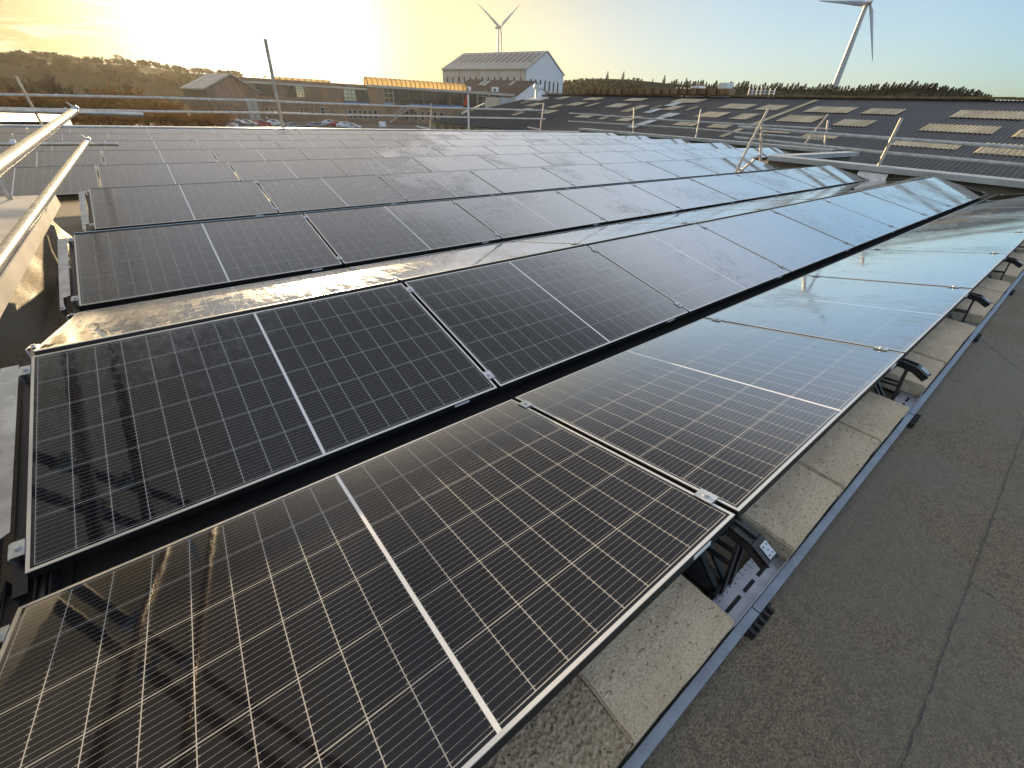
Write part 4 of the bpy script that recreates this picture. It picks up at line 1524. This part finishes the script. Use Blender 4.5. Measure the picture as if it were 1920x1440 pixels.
vault(521, 624, 1.5, ztopL - 1.0, M['vault'], (), M['steel_dark'])
def window(px0, px1, py0, py1, nx, ny, m_=None, frame=True):
    s0, s1 = fx(px0), fx(px1)
    z1, z0 = fzz(px0, py0), fzz(px0, py1)
    q = MB()
    slab(q, s0, s1, z0, z1, .02, .06)
    o = q.build('window', m_ or M['glassdark'], br)
    q = MB()
    for i in range(nx + 1):
        s = s0 + (s1 - s0) * i / nx
        slab(q, s - .07, s + .07, z0, z1, .065, .13)
    for j in range(ny + 1):
        z = z0 + (z1 - z0) * j / ny
        slab(q, s0, s1, z - .07, z + .07, .062, .11)
    q.build('frame', M['steel_dark'] if nx > 2 else M['trim'], o)
M['bluepane'] = mat('blue_spandrel', (.10, .22, .42), .4)
M['litpane'] = mat('sky_reflecting_pane', (.55, .55, .45), .1, .6)
# upper storey bands
for a, b_, nx in ((720, 737, 2), (739, 766, 3), (768, 792, 3), (794, 818, 3), (820, 842, 3), (845, 867, 3), (869, 893, 3), (896, 915, 2), (918, 936, 2)):
    off = (a - 720) * .033
    window(a, b_, 165 + off, 192 + off, nx, 3)
    if a not in (739, 869, 896, 918):
        window(a, b_, 192.3 + off, 199 + off, nx, 1, M['bluepane'])
    else:
        window(a, b_, 192.3 + off, 199 + off, nx, 1)
window(645, 667, 162, 189, 3, 4, M['litpane'])
window(669, 690, 163, 190, 3, 4)
window(645, 690, 190, 196, 6, 1, M['bluepane'])
window(557, 572, 161, 182, 3, 4, M['litpane'])
window(484, 516, 157, 178, 5, 4)
window(534, 552, 161, 180, 3, 4)
# lower storey small sash windows
for px in (652, 661, 671, 680, 690, 700, 760, 776, 790, 802, 814, 826):
    window(px - 3, px + 3, 205 + (px - 650) * .03, 221 + (px - 650) * .03, 1, 2, M['glassdark'])
for px in (484, 494, 504, 514, 560, 580, 600):
    window(px - 3.5, px + 3.5, 201, 214, 1, 2, M['glassdark'])
# rooftop air units at its right end
for px, py, lab in ((885, 168, 'left'), (937, 169, 'right')):
    p_ = A_ + FD * fx(px) - FN * 4
    z = fzz(px, py)
    root = thing('air_unit', f'white air handling box on the brick building roof, {lab} one', 'air unit', Z(p_, z - 1), 'air units on the brick building')
    q = MB()
    q.obox(Z(p_, z), FD * 1.2, FN * .8, (0, 0, 1.0))
    q.build('casing', M['white'], root, bevel=.05)
    q = MB()
    c = Z(p_, z) + FN * .83
    q.tube([c - FD * .5, c - FD * .5 + FN * .05], .55, 14)
    q.build('fan', M['steel_dark'], root)

# outside staircase
sx0, sx1 = fx(722), fx(757)
zb, zt_ = fzz(722, 238), fzz(757, 203)
stc = thing('staircase', 'steel outside staircase slanting up the brick building', 'staircase', Z(A_ + FD * sx0 + FN * 2, GZ))
q = MB()
for n0 in (1.6, 3.0):
    for h in (0, 1.1):
        q.bar(Z(A_ + FD * sx0 + FN * n0, GZ + .2 + h), Z(A_ + FD * sx1 + FN * n0, zt_ + h), .12, .30 if h == 0 else .08)
q.build('stringer', M['trim'], stc)
q = MB()
for i in range(22):
    t = i / 21
    q.obox(Z(A_ + FD * (sx0 + (sx1 - sx0) * t) + FN * 2.3, GZ + .25 + (zt_ - GZ - .2) * t), FD * .16, FN * .66, (0, 0, .03))
q.build('tread', M['steel_dark'], stc)
q = MB()
slab(q, sx1, sx1 + 4, zt_ - .1, zt_ + .05, .2, 3.1)
for s in (sx1 + .3, sx1 + 3.7):
    slab(q, s - .07, s + .07, GZ, zt_ - .1, 2.9, 3.05)
    slab(q, s - .05, s + .05, zt_ + .05, zt_ + 1.2, 3.0, 3.08)
slab(q, sx1, sx1 + 4, zt_ + 1.1, zt_ + 1.2, 2.98, 3.1)
q.build('landing', M['trim'], stc)

# gabled shed left of it
D3 = 158
s0, s1, s2 = at(352, 166, d=D3), at(384, 168, d=D3 * .93), at(432, 141, d=D3 * 1.0)
s3 = at(485, 168, d=D3 * 1.03)
back = Vector((s0.x - s1.x, s0.y - s1.y, 0))
back = back.normalized() * 16
gb = thing('gabled_shed', 'gabled brick shed with a pale sheet roof beside the bare trees', 'shed', Z(s1, GZ))
q = MB()
ez = s1.z
q.prism([Z(s1, GZ), Z(s1, ez), Z(s2, s2.z), Z(s3, ez), Z(s3, GZ)], back)
q.build('wall', M['brick'], gb)
q = MB()
for e0 in (s1, s3):
    s = (Z(e0, ez) - Z(s2, s2.z)) * 1.06
    b0 = -back.normalized() * .4
    q.prism([Z(s2, s2.z + .1) + b0, Z(s2, s2.z + .1) + s + b0, Z(s2, s2.z + .4) + s + b0, Z(s2, s2.z + .4) + b0], back * 1.05)
q.build('roof', mat('pale_sheet_roof', (.42, .37, .31), .7, var=.25, vscale=.3), gb)
gw = (s3 - s1)
gw.z = 0
gn = Vector((gw.y, -gw.x, 0)).normalized()
gn = gn if gn.dot(Vector((s1.x, s1.y, 0))) < 0 else -gn
for t in (.72, .84):
    q = MB()
    q.obox(Z(s1 + gw * t, GZ + 3.0) + gn * .05, gw * .05, gn * .06, (0, 0, 2.6))
    q.build('door', M['trim'], gb)

# low white corrugated roof at the far left beyond the roof edge
q = MB()
z0 = at(40, 226, d=34).z
sh = thing('low_shed', 'low white corrugated shed roof at far left beyond the roof edge', 'shed', at(40, 226, d=34))
DZ = at(30, 214, y=39).z - at(30, 233, y=30).z
for i in range(46):
    a0, a1 = at(-60 + i * 3.4, 233, y=30), at(-60 + (i + 1) * 3.4, 233, y=30)
    m0 = (a0 + a1) / 2
    for (u, v, hh0, hh1) in ((a0, m0, 0, .12), (m0, a1, .12, 0)):
        q.face([u + Vector((0, 0, hh0)), v + Vector((0, 0, hh1)), v + Vector((0, 9, DZ + hh1)), u + Vector((0, 9, DZ + hh0))])
q.build('roof', mat('grey_white_sheet', (.17, .17, .18), .6, var=.2), sh, fix=False)
q = MB()
a0, a1 = at(-60, 233, y=30), at(96, 233, y=30)
q.box((a0.x, 30.2, GZ), (a1.x, 39, min(a0.z, a1.z) - .05))
q.build('wall', M['white'], sh)

# ------------------------------------------------------------------ cars in the yard
def car_meshes():
    body = MB()
    prof = [(-2.1, .35), (-2.15, .75), (-2.0, .95), (-1.35, 1.02), (-.55, 1.46), (.75, 1.48), (1.55, 1.05), (2.0, .95), (2.12, .70), (2.1, .35)]
    n_ = len(prof)
    wd = [.80, .86, .82, .80, .62, .62, .80, .82, .86, .80]
    i0 = len(body.v)
    for s in (-1, 1):
        for (x, z), w_ in zip(prof, wd):
            body.v.append(Vector((x, s * w_, z)))
    for k in range(n_):
        j = (k + 1) % n_
        body.f.append((k, j, n_ + j, n_ + k))
        body.mi.append(0); body.sm.append(False)
    body.f.append(tuple(range(n_))); body.f.append(tuple(n_ + k for k in reversed(range(n_))))
    body.mi += [0, 0]; body.sm += [False, False]
    gl = MB()
    for s in (-1, 1):
        gl.face([(-1.2, s * .79, 1.06), (-.5, s * .645, 1.42), (.72, s * .645, 1.42), (1.38, s * .78, 1.08)])
    gl.face([(-1.33, -.70, 1.055), (-1.33, .70, 1.055), (-.62, .56, 1.455), (-.62, -.56, 1.455)])
    gl.face([(1.50, -.70, 1.10), (1.50, .70, 1.10), (.82, .56, 1.475), (.82, -.56, 1.475)])
    wl = MB()
    wl.tube([(0, -.1, 0), (0, .1, 0)], .33, 14)
    rim = MB()
    rim.tube([(0, -.108, 0), (0, .108, 0)], .2, 10)
    lamp = MB()
    lamp.box((-.06, -.2, -.07), (.06, .2, .07))
    return body, gl, wl, rim, lamp
cb, cg, cw_, crim, clamp_ = car_meshes()
M['rim'] = mat('alloy_rim', (.5, .5, .5), .35, .8)
M['lamp'] = mat('lamp_lens', (.7, .7, .68), .15)
PAINT = {k: mat(f'{k}_car_paint', c, .28, m_, .6) for k, c, m_ in (('white', (.72, .72, .70), 0), ('silver', (.48, .49, .50), .5), ('red', (.35, .04, .03), 0), ('dark blue', (.03, .04, .08), 0),
                                                                  ('black', (.015, .015, .017), 0), ('grey', (.16, .165, .17), .3))}
CARG = cg.mesh('windows', M['glassdark'], fix=False)
CARW, CARR, CARL = cw_.mesh('wheel', M['tyre']), crim.mesh('rim', M['rim']), clamp_.mesh('headlight', M['lamp'])
CARB = {k: cb.mesh('body', m_) for k, m_ in PAINT.items()}
def car(px, py, colour, rz, label):
    p_ = at(px, py, z=GZ + .9)
    root = thing('parked_car', label, 'car', (p_.x, p_.y, GZ + .004), 'cars parked in the yard before the brick building')
    child('body', CARB[colour], root)
    child('windows', CARG, root)
    for x in (-1.3, 1.32):
        for y in (-.78, .78):
            wv = child('wheel', CARW, root, (x, y, .33))
            child('rim', CARR, wv)
    for y in (-.58, .58):
        child('headlight', CARL, root, (2.08, y, .78))
    root.rotation_euler = (0, 0, rz)
    return root
CARS = [(414, 226, 'silver', 2.8, 'silver car at the left end of the back line of parked cars'), (431, 223, 'white', 2.9, 'white car, second in the back line of parked cars'),
        (449, 221, 'grey', 2.7, 'grey car in the middle of the back line'), (468, 219.5, 'silver', 2.8, 'silver car right of centre in the back line'),
        (487, 218.5, 'white', 3.0, 'white car at the right end of the back line, left of the tall pole'), (424, 232.5, 'white', 2.9, 'white car at the left end of the front line'),
        (447, 231.5, 'grey', 2.7, 'grey car, second in the front line'), (463, 230, 'silver', 2.6, 'silver car in the middle of the front line'),
        (489, 229.5, 'red', 2.9, 'dark red car left of the tall pole in the front line'), (514, 229.5, 'white', 2.5, 'white car just left of the tall pole'),
        (548, 234.5, 'grey', 3.0, 'grey car just right of the tall pole'), (592, 234, 'grey', 2.9, 'grey car left of the three cars parked in a slanting line'),
        (618, 229, 'silver', 2.5, 'silver car, highest of the slanting line of cars'), (633, 231.5, 'red', 2.4, 'dark red car in the slanting line of cars'),
        (647, 233, 'white', 2.4, 'white car in the slanting line of cars'), (660, 236, 'silver', 2.4, 'silver car at the lower right end of the slanting line')]
for c in CARS:
    car(*c)
# boundary box by the stairs
p_ = at(718, 234, d=150)
q = MB()
q.box((p_.x - .9, p_.y, GZ), (p_.x + .9, p_.y + .8, p_.z + .8))
tag(q.build('white_box', M['white'], bevel=.05), 'small white box standing at the foot of the staircase', 'box')

# ------------------------------------------------------------------ wind turbines
def turbine(hub, zbase, blade, yaw, angles, label, r0):
    """yaw: turn of the rotor plane away from square-on to the camera"""
    hub = Vector(hub)
    v = Vector((hub.x - CAM.x, hub.y - CAM.y, 0)).normalized()
    u = Vector((-v.y, v.x, 0))                   # to the left in the picture
    uu = (Matrix.Rotation(yaw, 3, 'Z') @ u)
    nr = (Matrix.Rotation(yaw, 3, 'Z') @ -v)
    tb = hub - nr * 3.0
    root = thing('wind_turbine', label, 'wind turbine', (tb.x, tb.y, zbase))
    q = MB()
    zs = [zbase, zbase + (hub.z - zbase) * .5, hub.z - 1.4]
    q.tube([(tb.x, tb.y, z) for z in zs], [r0, r0 * .8, r0 * .58], 20)
    q.build('tower', M['turbine'], root)
    q = MB()
    pts = [hub - nr * t for t in (.8, 1.4, 3, 6, 8.6, 9.3)]
    q.tube(pts, [1.3, 1.7, 1.95, 1.8, 1.3, .6], 14)
    q.build('nacelle', M['turbine'], root)
    q = MB()
    q.tube([hub + nr * t for t in (-.8, .4, 1.5, 2.2)], [1.3, 1.35, .95, .2], 14)
    q.build('hub', M['turbine'], root)
    for a in angles:
        d = uu * math.cos(a) + Vector((0, 0, 1)) * math.sin(a)
        s = d.cross(nr).normalized()
        q = MB()
        prof = [(0, .75, .75, 0), (.06, .8, .7, 0), (.14, 1.75, .42, .1), (.25, 1.6, .32, .15), (.5, 1.05, .2, .08), (.75, .65, .12, .03), (.94, .36, .07, 0), (1, .08, .03, 0)]
        rings = []
        for t, cw2, th, tw in prof:
            c = hub + nr * .4 + d * (blade * t + .4) + s * (-.35 * cw2 if t > .08 else 0)
            s2 = (s + nr * tw * 2).normalized()
            n2 = s2.cross(d).normalized()
            i = len(q.v)
            for j in range(10):
                an = 2 * math.pi * j / 10
                q.v.append(c + s2 * cw2 * math.cos(an) + n2 * th * math.sin(an))
            rings.append(i)
        for r_a, r_b in zip(rings, rings[1:]):
            for j in range(10):
                q.f.append((r_a + j, r_a + (j + 1) % 10, r_b + (j + 1) % 10, r_b + j)); q.mi.append(0); q.sm.append(True)
        q.f.append(tuple(rings[-1] + j for j in range(10))); q.mi.append(0); q.sm.append(False)
        q.build('blade', M['turbine'], root)
h1 = at(1631, 5, d=500)
turbine(h1, 18, 40, R(34), (R(-1), R(119), R(239)), 'nearer white wind turbine cut by the top of the picture, right', 2.5)
h2 = at(938, 51, d=700)
turbine(h2, 20, 45, R(48), (R(158) + math.pi, R(36), R(277) ) if False else (R(22), R(144), R(263)), 'distant white wind turbine rising behind the grey hall', 1.75)

# ------------------------------------------------------------------ haze between us and the hills
hz = MB()
hz.box((-700, -60, GZ - 1), (800, 900, 150))
haze = hz.build('haze', [])
haze['kind'] = 'stuff'
hm = bpy.data.materials.new('thin_winter_haze')
hm.use_nodes = True
ht = hm.node_tree
ht.nodes.remove(ht.nodes['Principled BSDF'])
pv = ht.nodes.new('ShaderNodeVolumePrincipled')
pv.inputs['Color'].default_value = (1.0, 0.94, 0.84, 1)
pv.inputs['Density'].default_value = 0.00006
pv.inputs['Anisotropy'].default_value = 0.6
ht.links.new(pv.outputs[0], ht.nodes['Material Output'].inputs['Volume'])
haze.data.materials.append(hm)
